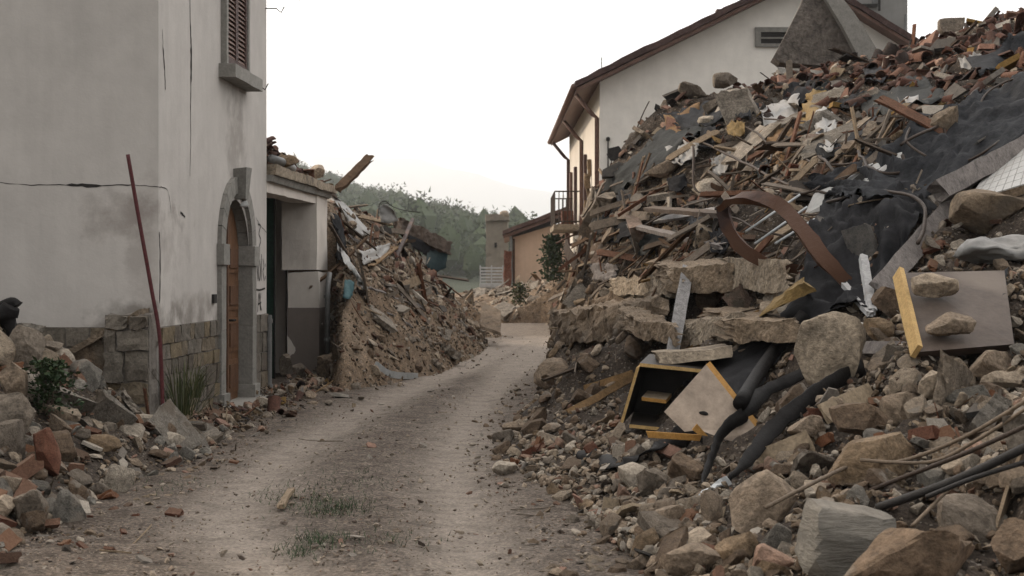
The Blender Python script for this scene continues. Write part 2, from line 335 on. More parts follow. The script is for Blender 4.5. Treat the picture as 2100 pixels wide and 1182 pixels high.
def soil_mat(name, cols, tracks=False, bump=0.8):
    m, t, b = nmat(name); tc = nd(t, 'ShaderNodeTexCoord'); v = tc.outputs['Object']
    n1 = noise_(t, v, 0.9, 6, 0.6, 0.5); n2 = noise_(t, v, 6, 8, 0.7); n3 = noise_(t, v, 40, 6, 0.75)
    c = ramp(t, n1, [(0.3, cols[0]), (0.55, cols[1]), (0.75, cols[2])])
    c = mixc(t, c, ramp(t, n2, [(0.3, g3(0.5)), (0.5, g3(1.0)), (0.7, g3(1.55))]), 1.0, 'MULTIPLY')
    c = mixc(t, c, ramp(t, n3, [(0.33, g3(0.42)), (0.5, g3(1.0)), (0.66, g3(1.7))]), 1.0, 'MULTIPLY')
    vo = nd(t, 'ShaderNodeTexVoronoi', i_Scale=26.0, i_Randomness=1.0); t.links.new(v, vo.inputs[0])
    vo2 = nd(t, 'ShaderNodeTexVoronoi', i_Scale=60.0, i_Randomness=1.0); t.links.new(v, vo2.inputs[0])
    c = mixc(t, c, ramp(t, vo2.outputs['Color'], [(0.0, g3(0.6)), (1.0, g3(1.5))]), 0.8, 'MULTIPLY')
    sp = math_(t, 'LESS_THAN', vo.outputs['Distance'], math_(t, 'MULTIPLY', n2, 0.5))
    if tracks:
        at = nd(t, 'ShaderNodeAttribute', attribute_name='rnd')
        tk = math_(t, 'MULTIPLY', at.outputs['Fac'], ramp(t, n2, [(0.25, g3(0.45)), (0.55, g3(1.0))]), True)
        c = mixc(t, c, mixc(t, (0.36, 0.305, 0.255), g3(1.0), 0.0), math_(t, 'MULTIPLY', tk, 0.68))
        c = mixc(t, c, ramp(t, n3, [(0.33, g3(0.75)), (0.66, g3(1.3))]), 1.0, 'MULTIPLY')
        sp = math_(t, 'MULTIPLY', sp, math_(t, 'SUBTRACT', 1.0, math_(t, 'MULTIPLY', tk, 0.7)))
    stn = ramp(t, vo.outputs['Color'], [(0.0, (0.08, 0.065, 0.055)), (0.5, (0.17, 0.145, 0.12)), (1.0, (0.30, 0.27, 0.235))])
    c = mixc(t, c, stn, math_(t, 'MULTIPLY', sp, 0.75))
    t.links.new(c, b.inputs['Base Color']); b.inputs['Roughness'].default_value = 0.95; b.inputs['Specular IOR Level'].default_value = 0.15
    bp = nd(t, 'ShaderNodeBump', i_Strength=bump, i_Distance=0.03)
    t.links.new(math_(t, 'ADD', math_(t, 'ADD', n2, math_(t, 'MULTIPLY', n3, 0.5)), math_(t, 'MULTIPLY', sp, 0.4)), bp.inputs['Height']); t.links.new(bp.outputs[0], b.inputs['Normal'])
    return m
M['road'] = soil_mat('road_dirt', [(0.078, 0.060, 0.047), (0.108, 0.085, 0.068), (0.145, 0.118, 0.096)], True, 1.0)
M['soil'] = soil_mat('heap_soil', [(0.135, 0.092, 0.06), (0.18, 0.128, 0.086), (0.225, 0.168, 0.12)])
M['darksoil'] = soil_mat('heap_soil_gap_shade', [(0.035, 0.027, 0.021), (0.052, 0.04, 0.031), (0.078, 0.06, 0.046)])  # soil coloured darker to stand for the shade deep between heaped pieces
M['far'] = soil_mat('far_ground', [(0.02, 0.028, 0.014), (0.03, 0.038, 0.02), (0.05, 0.052, 0.03)])

def stucco(name, base, stain, damp=False, streak=0.5, grime=0.35):
    m, t, b = nmat(name); ge = nd(t, 'ShaderNodeNewGeometry'); pos = ge.outputs['Position']
    mpn = nd(t, 'ShaderNodeMapping'); mpn.inputs['Scale'].default_value = (2.2, 2.2, 0.22); t.links.new(pos, mpn.inputs[0])
    st = noise_(t, mpn.outputs[0], 2.0, 6, 0.6, 0.3); bl = noise_(t, pos, 0.55, 5, 0.6, 0.6); fi = noise_(t, pos, 22, 5, 0.7); md = noise_(t, pos, 3.5, 5, 0.6)
    c = mixc(t, base, stain, math_(t, 'MULTIPLY', ramp(t, st, [(0.42, g3(0)), (0.75, g3(1))]), streak))
    c = mixc(t, c, tuple(x*0.62 for x in stain), math_(t, 'MULTIPLY', ramp(t, bl, [(0.5, g3(0)), (0.72, g3(1))]), grime))
    c = mixc(t, c, ramp(t, md, [(0.3, g3(0.93)), (0.7, g3(1.05))]), 1.0, 'MULTIPLY')
    if damp:
        sx = nd(t, 'ShaderNodeSeparateXYZ'); t.links.new(pos, sx.inputs[0])
        def blob(cx, cy_axis, cz, rx, rz, k):
            dx = math_(t, 'DIVIDE', math_(t, 'SUBTRACT', sx.outputs[cy_axis], cx), rx); dz = math_(t, 'DIVIDE', math_(t, 'SUBTRACT', sx.outputs[2], cz), rz)
            p4 = lambda q: math_(t, 'POWER', math_(t, 'ABSOLUTE', q), 2.2)
            d = math_(t, 'ADD', math_(t, 'ADD', p4(dx), p4(dz)), math_(t, 'MULTIPLY', math_(t, 'SUBTRACT', md, 0.5), 3.2))
            return math_(t, 'MULTIPLY', ramp(t, d, [(0.1, g3(1)), (1.7, g3(0))]), k)
        c = mixc(t, c, (0.20, 0.165, 0.145), blob(-3.83, 0, 2.15, 0.42, 0.30, 0.5))
        c = mixc(t, c, (0.22, 0.18, 0.16), blob(-3.6, 0, 1.9, 0.20, 0.75, 0.3))
        c = mixc(t, c, (0.24, 0.21, 0.185), blob(17.0, 1, 3.2, 0.5, 0.75, 0.5)); c = mixc(t, c, (0.23, 0.20, 0.175), blob(15.2, 1, 1.2, 1.0, 0.22, 0.5))
        c = mixc(t, c, (0.17, 0.15, 0.13), blob(-3.75, 0, 1.15, 0.42, 0.22, 0.7))
    t.links.new(c, b.inputs['Base Color']); b.inputs['Roughness'].default_value = 0.95; b.inputs['Specular IOR Level'].default_value = 0.15
    bp = nd(t, 'ShaderNodeBump', i_Strength=0.35, i_Distance=0.01); t.links.new(math_(t, 'ADD', fi, md), bp.inputs['Height']); t.links.new(bp.outputs[0], b.inputs['Normal'])
    return m
M['stucco'] = stucco('old_stucco', (0.54, 0.502, 0.465), (0.42, 0.388, 0.36), True, 0.4, 0.14)
M['stucco2'] = stucco('annex_stucco', (0.74, 0.67, 0.60), (0.56, 0.50, 0.45), False, 0.4, 0.25)
M['dado'] = stucco('dado_paint', (0.24, 0.20, 0.175), (0.18, 0.15, 0.13))
M['gable'] = stucco('pale_plaster', (0.86, 0.81, 0.74), (0.76, 0.71, 0.645), False, 0.35, 0.12)
M['cream'] = stucco('cream_plaster', (0.76, 0.69, 0.60), (0.64, 0.575, 0.50), False, 0.4, 0.15)
M['apricot'] = stucco('apricot_plaster', (0.66, 0.47, 0.34), (0.52, 0.37, 0.27), False, 0.4, 0.35)
M['towerstone'] = stucco('tower_stone', (0.25, 0.21, 0.165), (0.18, 0.152, 0.125), False, 0.3, 0.5)
M['darkrender'] = stucco('dark_render', (0.085, 0.074, 0.064), (0.06, 0.052, 0.046), False, 0.3, 0.3)
M['greyblock'] = stucco('grey_plaster', (0.27, 0.26, 0.245), (0.20, 0.195, 0.19), False, 0.4, 0.3)

# ------------------------------------------------------------------ rock and piece shapes
def ico(sub):
    bm = bmesh.new(); bmesh.ops.create_icosphere(bm, subdivisions=sub, radius=1)
    V = np.array([v.co[:] for v in bm.verts]); T = np.array([[v.index for v in f.verts] for f in bm.faces]); bm.free(); return V, T
ICO = {s: ico(s) for s in (1, 2, 3, 4)}
def rock(seed, sub, box=(1, .75, .55), p=4.0, chips=9, lo=0.62, hi=0.95, amp=0.05, strata=0.0):
    r = np.random.default_rng(seed); V, T = ICO[sub]; V = V.copy()
    V /= (np.abs(V)**p).sum(1, keepdims=True)**(1/p)
    V *= np.array([1+0.25*r.normal()*0.4*np.sign(1), 1, 1])
    V[:, 0] += V[:, 2]*r.normal()*0.15; V[:, 1] += V[:, 0]*r.normal()*0.12
    for _ in range(chips):
        n = r.normal(size=3); n /= np.linalg.norm(n); d = V@n; mx_ = d.max()*r.uniform(lo, hi)
        k = d > mx_; V[k] -= np.outer(d[k]-mx_, n)*0.985
    V *= np.array(box)/2
    if amp:
        o = Vector((seed*3.7 % 91, seed*1.3 % 53, 0)); s = max(box)
        for i in range(len(V)):
            q = Vector(V[i])/s*3.2+o
            d = noise.noise_vector(q)*amp+noise.noise_vector(q*2.7)*amp*0.5
            if sub >= 4: d += noise.noise_vector(q*7)*amp*0.32+noise.noise_vector(q*15)*amp*0.18
            if strata: d += Vector((V[i][0], V[i][1], 0)).normalized()*strata*noise.noise(Vector((0, seed, V[i][2]/s*14+q.x*0.4)))
            V[i] += np.array(d)*s
    return V, T
def tri(V, Fc):
    T = []
    for f in Fc:
        for k in range(1, len(f)-1): T.append([f[0], f[k], f[k+1]])
    return np.array(V, dtype=float), np.array(T)
def p_brick(seed, sub):
    n = (6, 3, 3) if sub > 2 else (3, 1, 1); L = [1.0, .55, .75, 1.0][seed % 4]
    return tri(*hexa(abox(-L/2, L/2, -.24, .24, -.11, .11), n, 0.025, seed, 0.14, 6.0))
def p_tile(seed, sub):
    n = 8 if sub > 2 else 5; L = [1.0, .6, .8, .45][seed % 4]; V = []; Fc = []; a1 = [math.pi, 2.3, 2.7, 1.7][seed % 4]
    for i in range(4):
        for k in range(n+1):
            a = (math.pi-a1)/2+a1*k/n; x = -L/2+L*i/3+(0.07*N1((seed, k*.8, i)) if i in (0, 3) else 0)
            rr = 0.22*(1+0.12*i/3)
            V.append((x, rr*math.cos(a), rr*math.sin(a)-0.12)); V.append((x, (rr-.035)*math.cos(a), (rr-.035)*math.sin(a)-0.12))
    q = lambda i, k, s: (i*(n+1)+k)*2+s
    for i in range(3):
        for k in range(n):
            Fc.append([q(i, k, 0), q(i+1, k, 0), q(i+1, k+1, 0), q(i, k+1, 0)]); Fc.append([q(i, k+1, 1), q(i+1, k+1, 1), q(i+1, k, 1), q(i, k, 1)])
        Fc.append([q(i, 0, 0), q(i, 0, 1), q(i+1, 0, 1), q(i+1, 0, 0)]); Fc.append([q(i, n, 0), q(i+1, n, 0), q(i+1, n, 1), q(i, n, 1)])
    for k in range(n):
        Fc.append([q(0, k, 0), q(0, k+1, 0), q(0, k+1, 1), q(0, k, 1)]); Fc.append([q(3, k, 1), q(3, k+1, 1), q(3, k+1, 0), q(3, k, 0)])
    return tri(V, Fc)
def p_plank(seed, sub):
    n = (10, 3, 1) if sub > 2 else (4, 2, 1); wd = [.06, .10, .035, .05, .13, .028][seed % 6]; th = [.02, .022, .025, .045, .02, .02][seed % 6]
    V, Fc = hexa(abox(-.5, .5, -wd/2, wd/2, -th/2, th/2), n, 0.006, seed, 0.05, 4.0)
    b = 0.03*math.sin(seed*2.1); V = [(x, y, z+b*(1-4*x*x)) for x, y, z in V]
    return tri(V, Fc)
def p_shard(seed, sub):
    r = random.Random(seed); n = r.choice([4, 5, 6]); a0 = r.random()*6
    poly = [Vector((math.cos(a0+2*math.pi*(i+r.uniform(-.25, .25))/n)*.5*r.uniform(.7, 1), math.sin(a0+2*math.pi*(i+r.uniform(-.25, .25))/n)*.36*r.uniform(.7, 1), 0)) for i in range(n)]
    V, Fc, _ = prism(poly, (0, 0, [.05, .09, .03, .14][seed % 4])); return tri(V, Fc)
def p_crumb(seed, sub):
    r = random.Random(seed+400); bm = bmesh.new()
    for _ in range(11):
        v = Vector([r.gauss(0, 1) for _ in range(3)]).normalized(); bm.verts.new((v.x*.5, v.y*.4, v.z*.3*r.uniform(.7, 1)))
    g = bmesh.ops.convex_hull(bm, input=list(bm.verts)); bmesh.ops.delete(bm, geom=[v for v in bm.verts if not v.link_faces], context='VERTS'); bm.verts.index_update()
    bmesh.ops.triangulate(bm, faces=list(bm.faces)); V = np.array([v.co[:] for v in bm.verts]); T = np.array([[v.index for v in f.verts] for f in bm.faces]); bm.free(); return V, T
def p_stone(seed, sub):
    bx = [(1, .75, .5), (1, .8, .65), (1, .6, .4), (1, .7, .3), (1, .85, .6)][seed % 5]; pp = [6, 12, 18, 5, 14, 22][seed % 6]
    return rock(100+seed, 4 if sub > 2 else 2, bx, pp, 12+seed % 6, .5, .93, .016 if pp > 5 else .022)
def p_beam(seed, sub):
    wd = [.032, .048, .04, .028][seed % 4]; V, Fc = hexa(abox(-.5, .5, -wd/2, wd/2, -wd*.45, wd*.45), (14, 2, 2) if sub > 2 else (4, 1, 1), 0.007, seed+40, 0.03, 5.0)
    b = 0.03*math.sin(seed*1.9); return tri([(x, y, z+b*(1-4*x*x)) for x, y, z in V], Fc)
def p_chunk(seed, sub):
    r = random.Random(seed+70); j = lambda: r.uniform(-.13, .13); th = [.16, .24, .12, .2, .3][seed % 5]
    c = [(x*.5+j(), y*.36+j(), z*th/2+j()*.15) for z in (-1, 1) for y in (-1, 1) for x in (-1, 1)]
    return tri(*hexa(c, (12, 9, 3) if sub > 2 else (4, 3, 1), 0.03, seed, 0.06, 4.0))
KINDS = {  # proto builder, number of shapes, material, smooth, name, category, colours
    'stone': (p_stone, 20, 'stone', True), 'brick': (p_brick, 4, 'brick', False), 'tile': (p_tile, 4, 'tile', True),
    'plank': (p_plank, 6, 'wood', False), 'beam': (p_beam, 4, 'wood', False), 'chunk': (p_chunk, 7, 'concrete8', False), 'shard': (p_shard, 8, 'shard', False), 'crumb': (p_crumb, 8, 'crumb', False), 'pebble': (p_crumb, 8, 'pebble', False)}
LOW = {k: [v[0](s, 2) for s in range(v[1])] for k, v in KINDS.items()}

# ------------------------------------------------------------------ terrain and heaps
def fbm(X, Y, s, oct_=4, seed=0.0):
    X = np.asarray(X, float); Y = np.asarray(Y, float); out = np.zeros(X.size); xf, yf = X.ravel(), Y.ravel()
    for i in range(X.size): out[i] = noise.fractal(Vector((xf[i]/s+seed, yf[i]/s, seed*1.7)), 0.9, 2.1, oct_)
    return out.reshape(X.shape)
TR1 = [(560, 1182), (450, 1060), (520, 980), (620, 900), (800, 812), (1000, 728), (1080, 690)]
TR2 = [(960, 1182), (955, 1100), (925, 950), (975, 825), (1085, 730), (1120, 690)]
def gpt(px, py, z=0.0):
    Y = (CH-z)*F/(py-HY); return np.array([(px-CX)/F*Y, Y])
def polydist(X, Y, pl):
    d = np.full(np.shape(X), 1e9)
    for a, b in zip(pl[:-1], pl[1:]):
        ab = b-a; t = np.clip(((X-a[0])*ab[0]+(Y-a[1])*ab[1])/(ab@ab), 0, 1)
        d = np.minimum(d, np.hypot(X-a[0]-t*ab[0], Y-a[1]-t*ab[1]))
    return d
T1 = [gpt(*p) for p in TR1]; T2 = [gpt(*p) for p in TR2]
T1.insert(0, T1[0]+(T1[0]-T1[1])*2); T2.insert(0, T2[0]+(T2[0]-T2[1])*2)
def track(X, Y):
    a = np.exp(-(polydist(X, Y, T1)/0.36)**2); b = np.exp(-(polydist(X, Y, T2)/0.34)**2); return np.maximum(a, b)

class Heap:
    def __init__(s, name, pts, x0, x1, y0, y1, res, bump, seed):
        s.name = name; A = np.array([tuple(p) for p in pts]); s.x0, s.y0, s.res = x0, y0, res
        xs = np.arange(x0, x1, res); ys = np.arange(y0, y1, res); X, Y = np.meshgrid(xs, ys)
        D = np.hypot(A[:, None, 0]-A[None, :, 0], A[:, None, 1]-A[None, :, 1])
        wt = np.linalg.solve(D-np.eye(len(A))*0.02, A[:, 2]-A[:, 2].mean())
        Z = np.zeros(X.shape)
        for a, k in zip(A, wt): Z += k*np.hypot(X-a[0], Y-a[1])
        Z += A[:, 2].mean()
        fade = np.clip(Z/0.5, 0, 1)
        Z += bump*fade*(fbm(X, Y, 0.9, 4, seed)*0.9+fbm(X, Y, 0.28, 2, seed+9)*0.35)
        e = np.minimum(np.minimum(X-x0, x1-X), np.minimum(Y-y0, y1-Y))
        s.X, s.Y, s.Z = X, Y, np.maximum(Z, -0.25); s.mat = 'soil'
    def at(s, x, y):
        u = (np.asarray(x)-s.x0)/s.res; v = (np.asarray(y)-s.y0)/s.res; ny, nx = s.Z.shape
        ok = (u >= 0) & (v >= 0) & (u < nx-1) & (v < ny-1); u = np.clip(u, 0, nx-1.001); v = np.clip(v, 0, ny-1.001)
        i, j = v.astype(int), u.astype(int); fu, fv = u-j, v-i; Z = s.Z
        z = Z[i, j]*(1-fu)*(1-fv)+Z[i, j+1]*fu*(1-fv)+Z[i+1, j]*(1-fu)*fv+Z[i+1, j+1]*fu*fv
        return np.where(ok, z, -9)
    def mesh(s):
        keep = s.Z > -0.12; ny, nx = s.Z.shape
        q = keep[:-1, :-1] | keep[1:, :-1] | keep[:-1, 1:] | keep[1:, 1:]; ii, jj = np.nonzero(q); a = ii*nx+jj
        Fq = np.stack([a, a+1, a+nx+1, a+nx], 1); V = np.stack([s.X.ravel(), s.Y.ravel(), s.Z.ravel()], 1)
        u = np.unique(Fq); mp_ = np.zeros(len(V), int); mp_[u] = np.arange(len(u))
        return tag(mk(s.name, V[u], mp_[Fq], M[s.mat], smooth=True, origin=(0, 0, 0)), kind='structure')
def C(px, py, Y): return tuple(P(px, py, Y))
right_pts = [(.72, 7.5, 0), (.45, 9.9, 0), (-.12, 12.3, 0), (.05, 15, 0), (.3, 18, 0), (.72, 23, 0), (1.1, 33, 0), (.9, 27, 0), (1.0, 6.2, 0), (1.6, 4.6, 0), (4, 3.2, .1), (8, 3, .5),
    (-.6, 8, -.35), (-1.1, 12, -.35), (-.9, 16, -.35), (-.5, 22, -.35), (-.1, 28, -.35), (.2, 34, -.35), (.2, 5, -.3),
    C(1700, 1182, 6.5), C(2100, 1182, 6), C(2100, 1000, 7), C(1700, 1000, 8), C(1400, 1000, 9.2), C(2100, 800, 8.7), C(1800, 800, 9.5), C(1500, 850, 10.6), C(1250, 880, 12.4),
    C(1550, 750, 11.6), C(1300, 760, 14.2), C(1180, 800, 16.6), C(1120, 800, 18.5), C(2100, 600, 10.2), C(1850, 620, 10.8), C(1650, 640, 11.9), C(1400, 740, 13.2),
    C(1400, 700, 14.3), C(1400, 620, 14.7), C(1400, 540, 15.2), C(1250, 700, 18.4), C(1250, 620, 18.9), C(1250, 540, 19.4), C(1150, 700, 20.6), C(1155, 640, 21.3), C(1185, 520, 22.0), C(1180, 580, 21.7),
    C(1700, 500, 12.6), C(2000, 480, 11.2), C(1500, 460, 15.2), C(1250, 440, 20.6), C(2100, 330, 12.7), C(1850, 330, 14.2), C(1600, 330, 17), C(1400, 330, 19.6), C(1260, 370, 21.6), C(1235, 375, 22.6),
    C(2100, 150, 16), C(1850, 185, 18), C(1600, 215, 20), C(1430, 240, 21.2), C(2100, 45, 19), C(2250, 0, 18.5), C(1900, 108, 20.3), C(1720, 165, 21.5), C(1600, 170, 22), C(1400, 225, 22.5), C(1300, 310, 22.8),
    (2.2, 27, 2.7), (1.6, 26, 1.0), (4, 27, 3.6), (7, 27, 4.2), (2.0, 31, .8), (1.5, 31, .3), (5, 32, 2), (9, 33, 2.5), (10, 8, 1.9), (10, 12, 3.2), (10, 19, 5.6), (11, 26, 4.5), (13, 5, 1.0), (13, 15, 4)]
mid_pts = [(-2.33, 19.4, 0), C(790, 790, 20.6), C(900, 762, 23.2), C(975, 722, 28.8), (-.75, 35, 0), (-.8, 40, 0), (-.35, 38, -.3), (-.4, 33, -.3), (-.35, 31, -.3), (-1.8, 20, -.1), (-.9, 24, -.3), (-.1, 29, -.3), (.3, 36, -.3),
    C(690, 405, 22.4), C(760, 425, 23.5), C(840, 446, 25), C(908, 478, 27), C(932, 545, 30), C(975, 630, 36), C(870, 500, 25.6), (-3.4, 24.4, 2.7), (-2.6, 26, 2.6), (-2.1, 27.7, 2.4), (-1.9, 31, 1.9), (-1.45, 27, 2.3), C(700, 620, 20.4), C(850, 620, 24.4), C(790, 700, 21.9), C(900, 660, 26.2), C(750, 560, 21.6), C(700, 760, 19.8),
    (-8, 26, 3.0), (-5.5, 24, 3.0), (-6, 30, 2.2), (-4, 36, 1), (-9, 40, 1.2), (-2.2, 33, 1.3), (-3.1, 20.2, .7), (-3.1, 21.5, 1.8), (-8, 45, -.2), (-2, 44, -.2)]
left_pts = [C(385, 905, 13.5), C(300, 965, 11.5), C(200, 1018, 10.2), C(100, 1085, 8.9), C(0, 1150, 7.9), C(400, 930, 12.6), (-1.9, 13.5, -.1), (-2.1, 11, -.3), (-2.6, 8.8, -.3), (-3, 6, -.2), (-4.5, 5, .1), (-2.2, 15, -.05),
    C(0, 700, 12), C(100, 725, 12.5), C(200, 810, 12.7), C(300, 868, 12.8), C(0, 860, 10.5), C(100, 910, 10.6), C(0, 1000, 9.2), (-5, 13.9, 1.0), (-4.3, 13.9, .65), (-3.7, 13.9, .28), (-3.3, 13.9, .12), (-7, 10, 1.2), (-7, 13, 1.6), (-8, 6, .6)]
far_pts = [C(1040, 660, 47), (1.2, 43.5, 0), (1.9, 42, .4), (0, 47, 0), (-1.6, 46, .1), (-2.3, 50, .3), C(1000, 615, 52), C(1060, 605, 50), C(1120, 580, 47), C(1150, 590, 44), (3, 46, 1.9), (3, 42, 1.2), (5, 50, 2.5), (0, 56, 1.0), (-2, 58, .7), (-4, 56, 0), (5, 58, 1.2), (-.2, 42.5, -.4), (-3, 44, -.3), (1.4, 38, 0)]
HR = Heap('rubble_mound', right_pts, -1.4, 13, 3, 35, 0.075, 0.30, 3)
HM = Heap('earth_mound', mid_pts, -10, 0.6, 18.7, 44, 0.10, 0.28, 17)
HL = Heap('rubble_slope', left_pts, -9, -1.6, 4.5, 13.95, 0.08, 0.14, 31)
HF = Heap('far_mound', far_pts, -5, 6, 38, 59, 0.22, 0.2, 41)
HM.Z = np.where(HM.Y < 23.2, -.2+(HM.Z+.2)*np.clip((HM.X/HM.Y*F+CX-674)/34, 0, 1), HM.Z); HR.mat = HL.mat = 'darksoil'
# the road keeps its width: heaps end steeply at their foot lines
HM.Z = np.minimum(HM.Z, (np.interp(HM.Y, [19.4, 20.6, 23.2, 26, 28.8, 33, 36, 40, 44], [-2.33, -1.84, -1.19, -.95, -.66, -.45, -.38, -.42, -.7])-HM.X)*1.35+.07*fbm(HM.X, HM.Y, .3, 3, 8))
HR.Z = np.minimum(HR.Z, (HR.X-np.interp(HR.Y, [5, 7.5, 9.9, 12.3, 15, 18, 20, 21, 23, 27, 33], [1.0, .72, .43, -.14, .02, .28, .48, .58, .74, .95, 1.1]))*5+.04*fbm(HR.X, HR.Y, .3, 3, 6))
HF.Z = np.where(HF.Y < 45.5, np.minimum(HF.Z, (HF.X-1.15)*2), HF.Z)
for h in (HM, HR, HF): h.Z = np.maximum(h.Z, -.25)
HEAPS = [HR, HM, HL, HF]
for h in HEAPS: h.mesh()
def H(x, y):
    z = np.zeros(np.shape(x))
    for h in HEAPS: z = np.maximum(z, h.at(x, y))
    return z
TS = np.arange(4.5, 75, 0.02)
def hitY(px, py):
    x = (px-CX)/F*TS; z = CH-(py-HY)/F*TS; hh = H(x, TS); k = np.nonzero(z <= hh)[0]
    if len(k) and TS[k[0]] < 60: return float(TS[k[0]])
    q = np.where((TS < 40) & (hh > .15), (z-hh)/TS, 9); return float(TS[int(np.argmin(q))])   # beyond the skyline: the crest nearest to the line of sight
def W(px, py, lift=0.0):
    Y = hitY(px, py); p = P(px, py, Y); v = Vector((0, 0, CH))-p; return p+v.normalized()*lift
def wpath(pl, lift=0.05, ksm=1, Ys=None):
    ds = [hitY(*p) for p in pl] if Ys is None else list(Ys)
    for _ in range(ksm): ds = [ds[0]]+[min(ds[i], (ds[i-1]+2*ds[i]+ds[i+1])/4) for i in range(1, len(ds)-1)]+[ds[-1]]
    out = []
    for (px, py), Y in zip(pl, ds):
        p = P(px, py, Y); out.append(p+(Vector((0, 0, CH))-p).normalized()*lift)
    return out

# ground sheets
ys = [3.0]
while ys[-1] < 75: ys.append(ys[-1]*1.0075)
ys = np.array([-2.0, 0, 1.5]+ys)
xs = np.concatenate([np.linspace(-14, -5.2, 30), np.arange(-5, 3.6, 0.04), np.linspace(3.8, 14, 30)])
X, Y = np.meshgrid(xs, ys); TK = track(X, Y)
TK = np.clip(TK+np.clip((Y-21)/9, 0, .45), 0, 1)
Z = 0.018*fbm(X, Y, 1.1, 4, 2)+0.012*fbm(X, Y, 0.22, 3, 7)*(1-0.6*TK)-0.04*track(X, Y)-0.008
nxx = len(xs); a = (np.arange(len(ys)-1)[:, None]*nxx+np.arange(nxx-1)[None]).ravel()
tag(mk('dirt_road', np.stack([X.ravel(), Y.ravel(), Z.ravel()], 1), np.stack([a, a+1, a+nxx+1, a+nxx], 1), M['road'], smooth=True, rnd=TK.ravel(), origin=(0, 0, 0)), kind='structure')
tag(mk('ground', [(-9000, -60, -.2), (9000, -60, -.2), (9000, 9290, -.2), (-9000, 9290, -.2)], [[0, 1, 2, 3]], M['far'], origin=(0, 0, 0)), kind='structure')

# ------------------------------------------------------------------ scatter of loose pieces
REC = {k: [] for k in KINDS}
def rots(n, nrm, tilt):
    z = nrm+rng.normal(size=(n, 3))*tilt; z /= np.linalg.norm(z, axis=1, keepdims=True)
    r = rng.normal(size=(n, 3)); x = r-(r*z).sum(1, keepdims=True)*z; x /= np.linalg.norm(x, axis=1, keepdims=True)
    return np.stack([x, np.cross(z, x), z], 2)
def scatter(heap, kind, n, lo, hi, wf, power=2.0, tilt=0.45, sink=0.15, mind=0.0, align=None, heap_name='', cols=None):
    Z = heap.Z; gx = (Z[1:-1, 2:]-Z[1:-1, :-2])/(2*heap.res); gy = (Z[2:, 1:-1]-Z[:-2, 1:-1])/(2*heap.res)
    X, Y, Zc = heap.X[1:-1, 1:-1], heap.Y[1:-1, 1:-1], Z[1:-1, 1:-1]
    area = np.sqrt(1+np.minimum(gx**2+gy**2, 30)); wt = np.where(Zc > -0.03, area, 0)*wf(X, Y, Zc); wt = np.maximum(wt, 0).ravel()
    if wt.sum() <= 0: return
    idx = rng.choice(wt.size, size=n, p=wt/wt.sum())
    N_ = np.stack([-gx.ravel()[idx], -gy.ravel()[idx], np.ones(n)], 1); N_ /= np.linalg.norm(N_, axis=1, keepdims=True)
    s = lo*(1+rng.pareto(power, n)); s = np.where(s > hi, rng.uniform(lo, hi, n), s)
    x = X.ravel()[idx]+rng.uniform(-.5, .5, n)*heap.res; y = Y.ravel()[idx]+rng.uniform(-.5, .5, n)*heap.res
    z = heap.at(x, y); pos = np.stack([x, y, z], 1)+N_*(s*sink)[:, None]
    Rm = rots(n, N_, tilt)
    if align is not None:
        for i in range(n):
            if rng.random() < 0.75:
                ax = np.array(align)+rng.normal(size=3)*0.28; zz = Rm[i][:, 2]; ax -= zz*(ax@zz); ax /= np.linalg.norm(ax); Rm[i] = np.stack([ax, np.cross(zz, ax), zz], 1)
    ncol = len(KCOL[kind]) if kind in KCOL else 8
    L = REC[kind]
    order = np.argsort(-s)
    big = []
    for i in order:
        if mind:
            ok = True
            for (q, qs) in big:
                if abs(q[0]-pos[i][0]) < mind*(qs+s[i])*.5 and abs(q[1]-pos[i][1]) < mind*(qs+s[i])*.5 and abs(q[2]-pos[i][2]) < mind*(qs+s[i])*.5: ok = False; break
            if not ok: continue
            if s[i] > 0.1: big.append((pos[i], s[i]))
        c = (rng.choice(cols) if cols is not None else rng.integers(ncol))
        L.append((pos[i], Rm[i], float(s[i]), int(rng.integers(KINDS[kind][1])), (c+rng.uniform(.15, .85))/ncol, int(c), heap_name))
CHUNK_COLS = [('pale', 0), ('grey', 0), ('tan', 0), ('pinkish', 0)]
KCOL = {'beam': WOOD_COLS, 'chunk': CHUNK_COLS, 'stone': STONE_COLS, 'brick': BRICK_COLS, 'tile': TILE_COLS, 'plank': WOOD_COLS, 'shard': SHARD_COLS}
near = lambda X, Y, Z: (Y < 30)*np.clip(12/np.maximum(Y, 6), .3, 1.6)*np.where(np.abs(X) < Y*.40+.4, 1.0, np.where(np.abs(X) < Y*.44+3.0, .35, 0))
fg = lambda X, Y, Z: near(X, Y, Z)*(Y < 12.2+0.5*np.sin(X*3))*(Z < 1.9)
crest = lambda X, Y, Z: near(X, Y, Z)*np.clip((Z-3.1)/0.9, 0, 1)*np.clip((X-2.0)/3, .1, 1)*(Y < 25)
face = lambda X, Y, Z: near(X, Y, Z)*(Y > 12.5)*(Z < 3.0)*(X < 4.2)
upper = lambda X, Y, Z: near(X, Y, Z)*(Z > 1.6)*(Y < 25)
RH = 'right heap'
scatter(HR, 'beam', 80, .8, 2.3, lambda X, Y, Z: near(X, Y, Z)*(Z > 1.2)*(Z < 3.7)*(X > 1.3)*(Y > 12), 1.8, .25, .03, align=(-.9, .3, -.3), heap_name=RH, cols=[0, 0, 1, 3, 5])
scatter(HR, 'chunk', 330, .28, .85, lambda X, Y, Z: near(X, Y, Z)*(Z > .5)*(Y > 10)*(Z < 4), 2.0, .45, .1, .55, heap_name=RH, cols=[0, 0, 1, 2, 2, 3])
scatter(HR, 'chunk', 130, .2, .5, lambda X, Y, Z: fg(X, Y, Z)*(X > .9), 2.0, .5, .12, .6, heap_name=RH, cols=[0, 0, 1, 2])
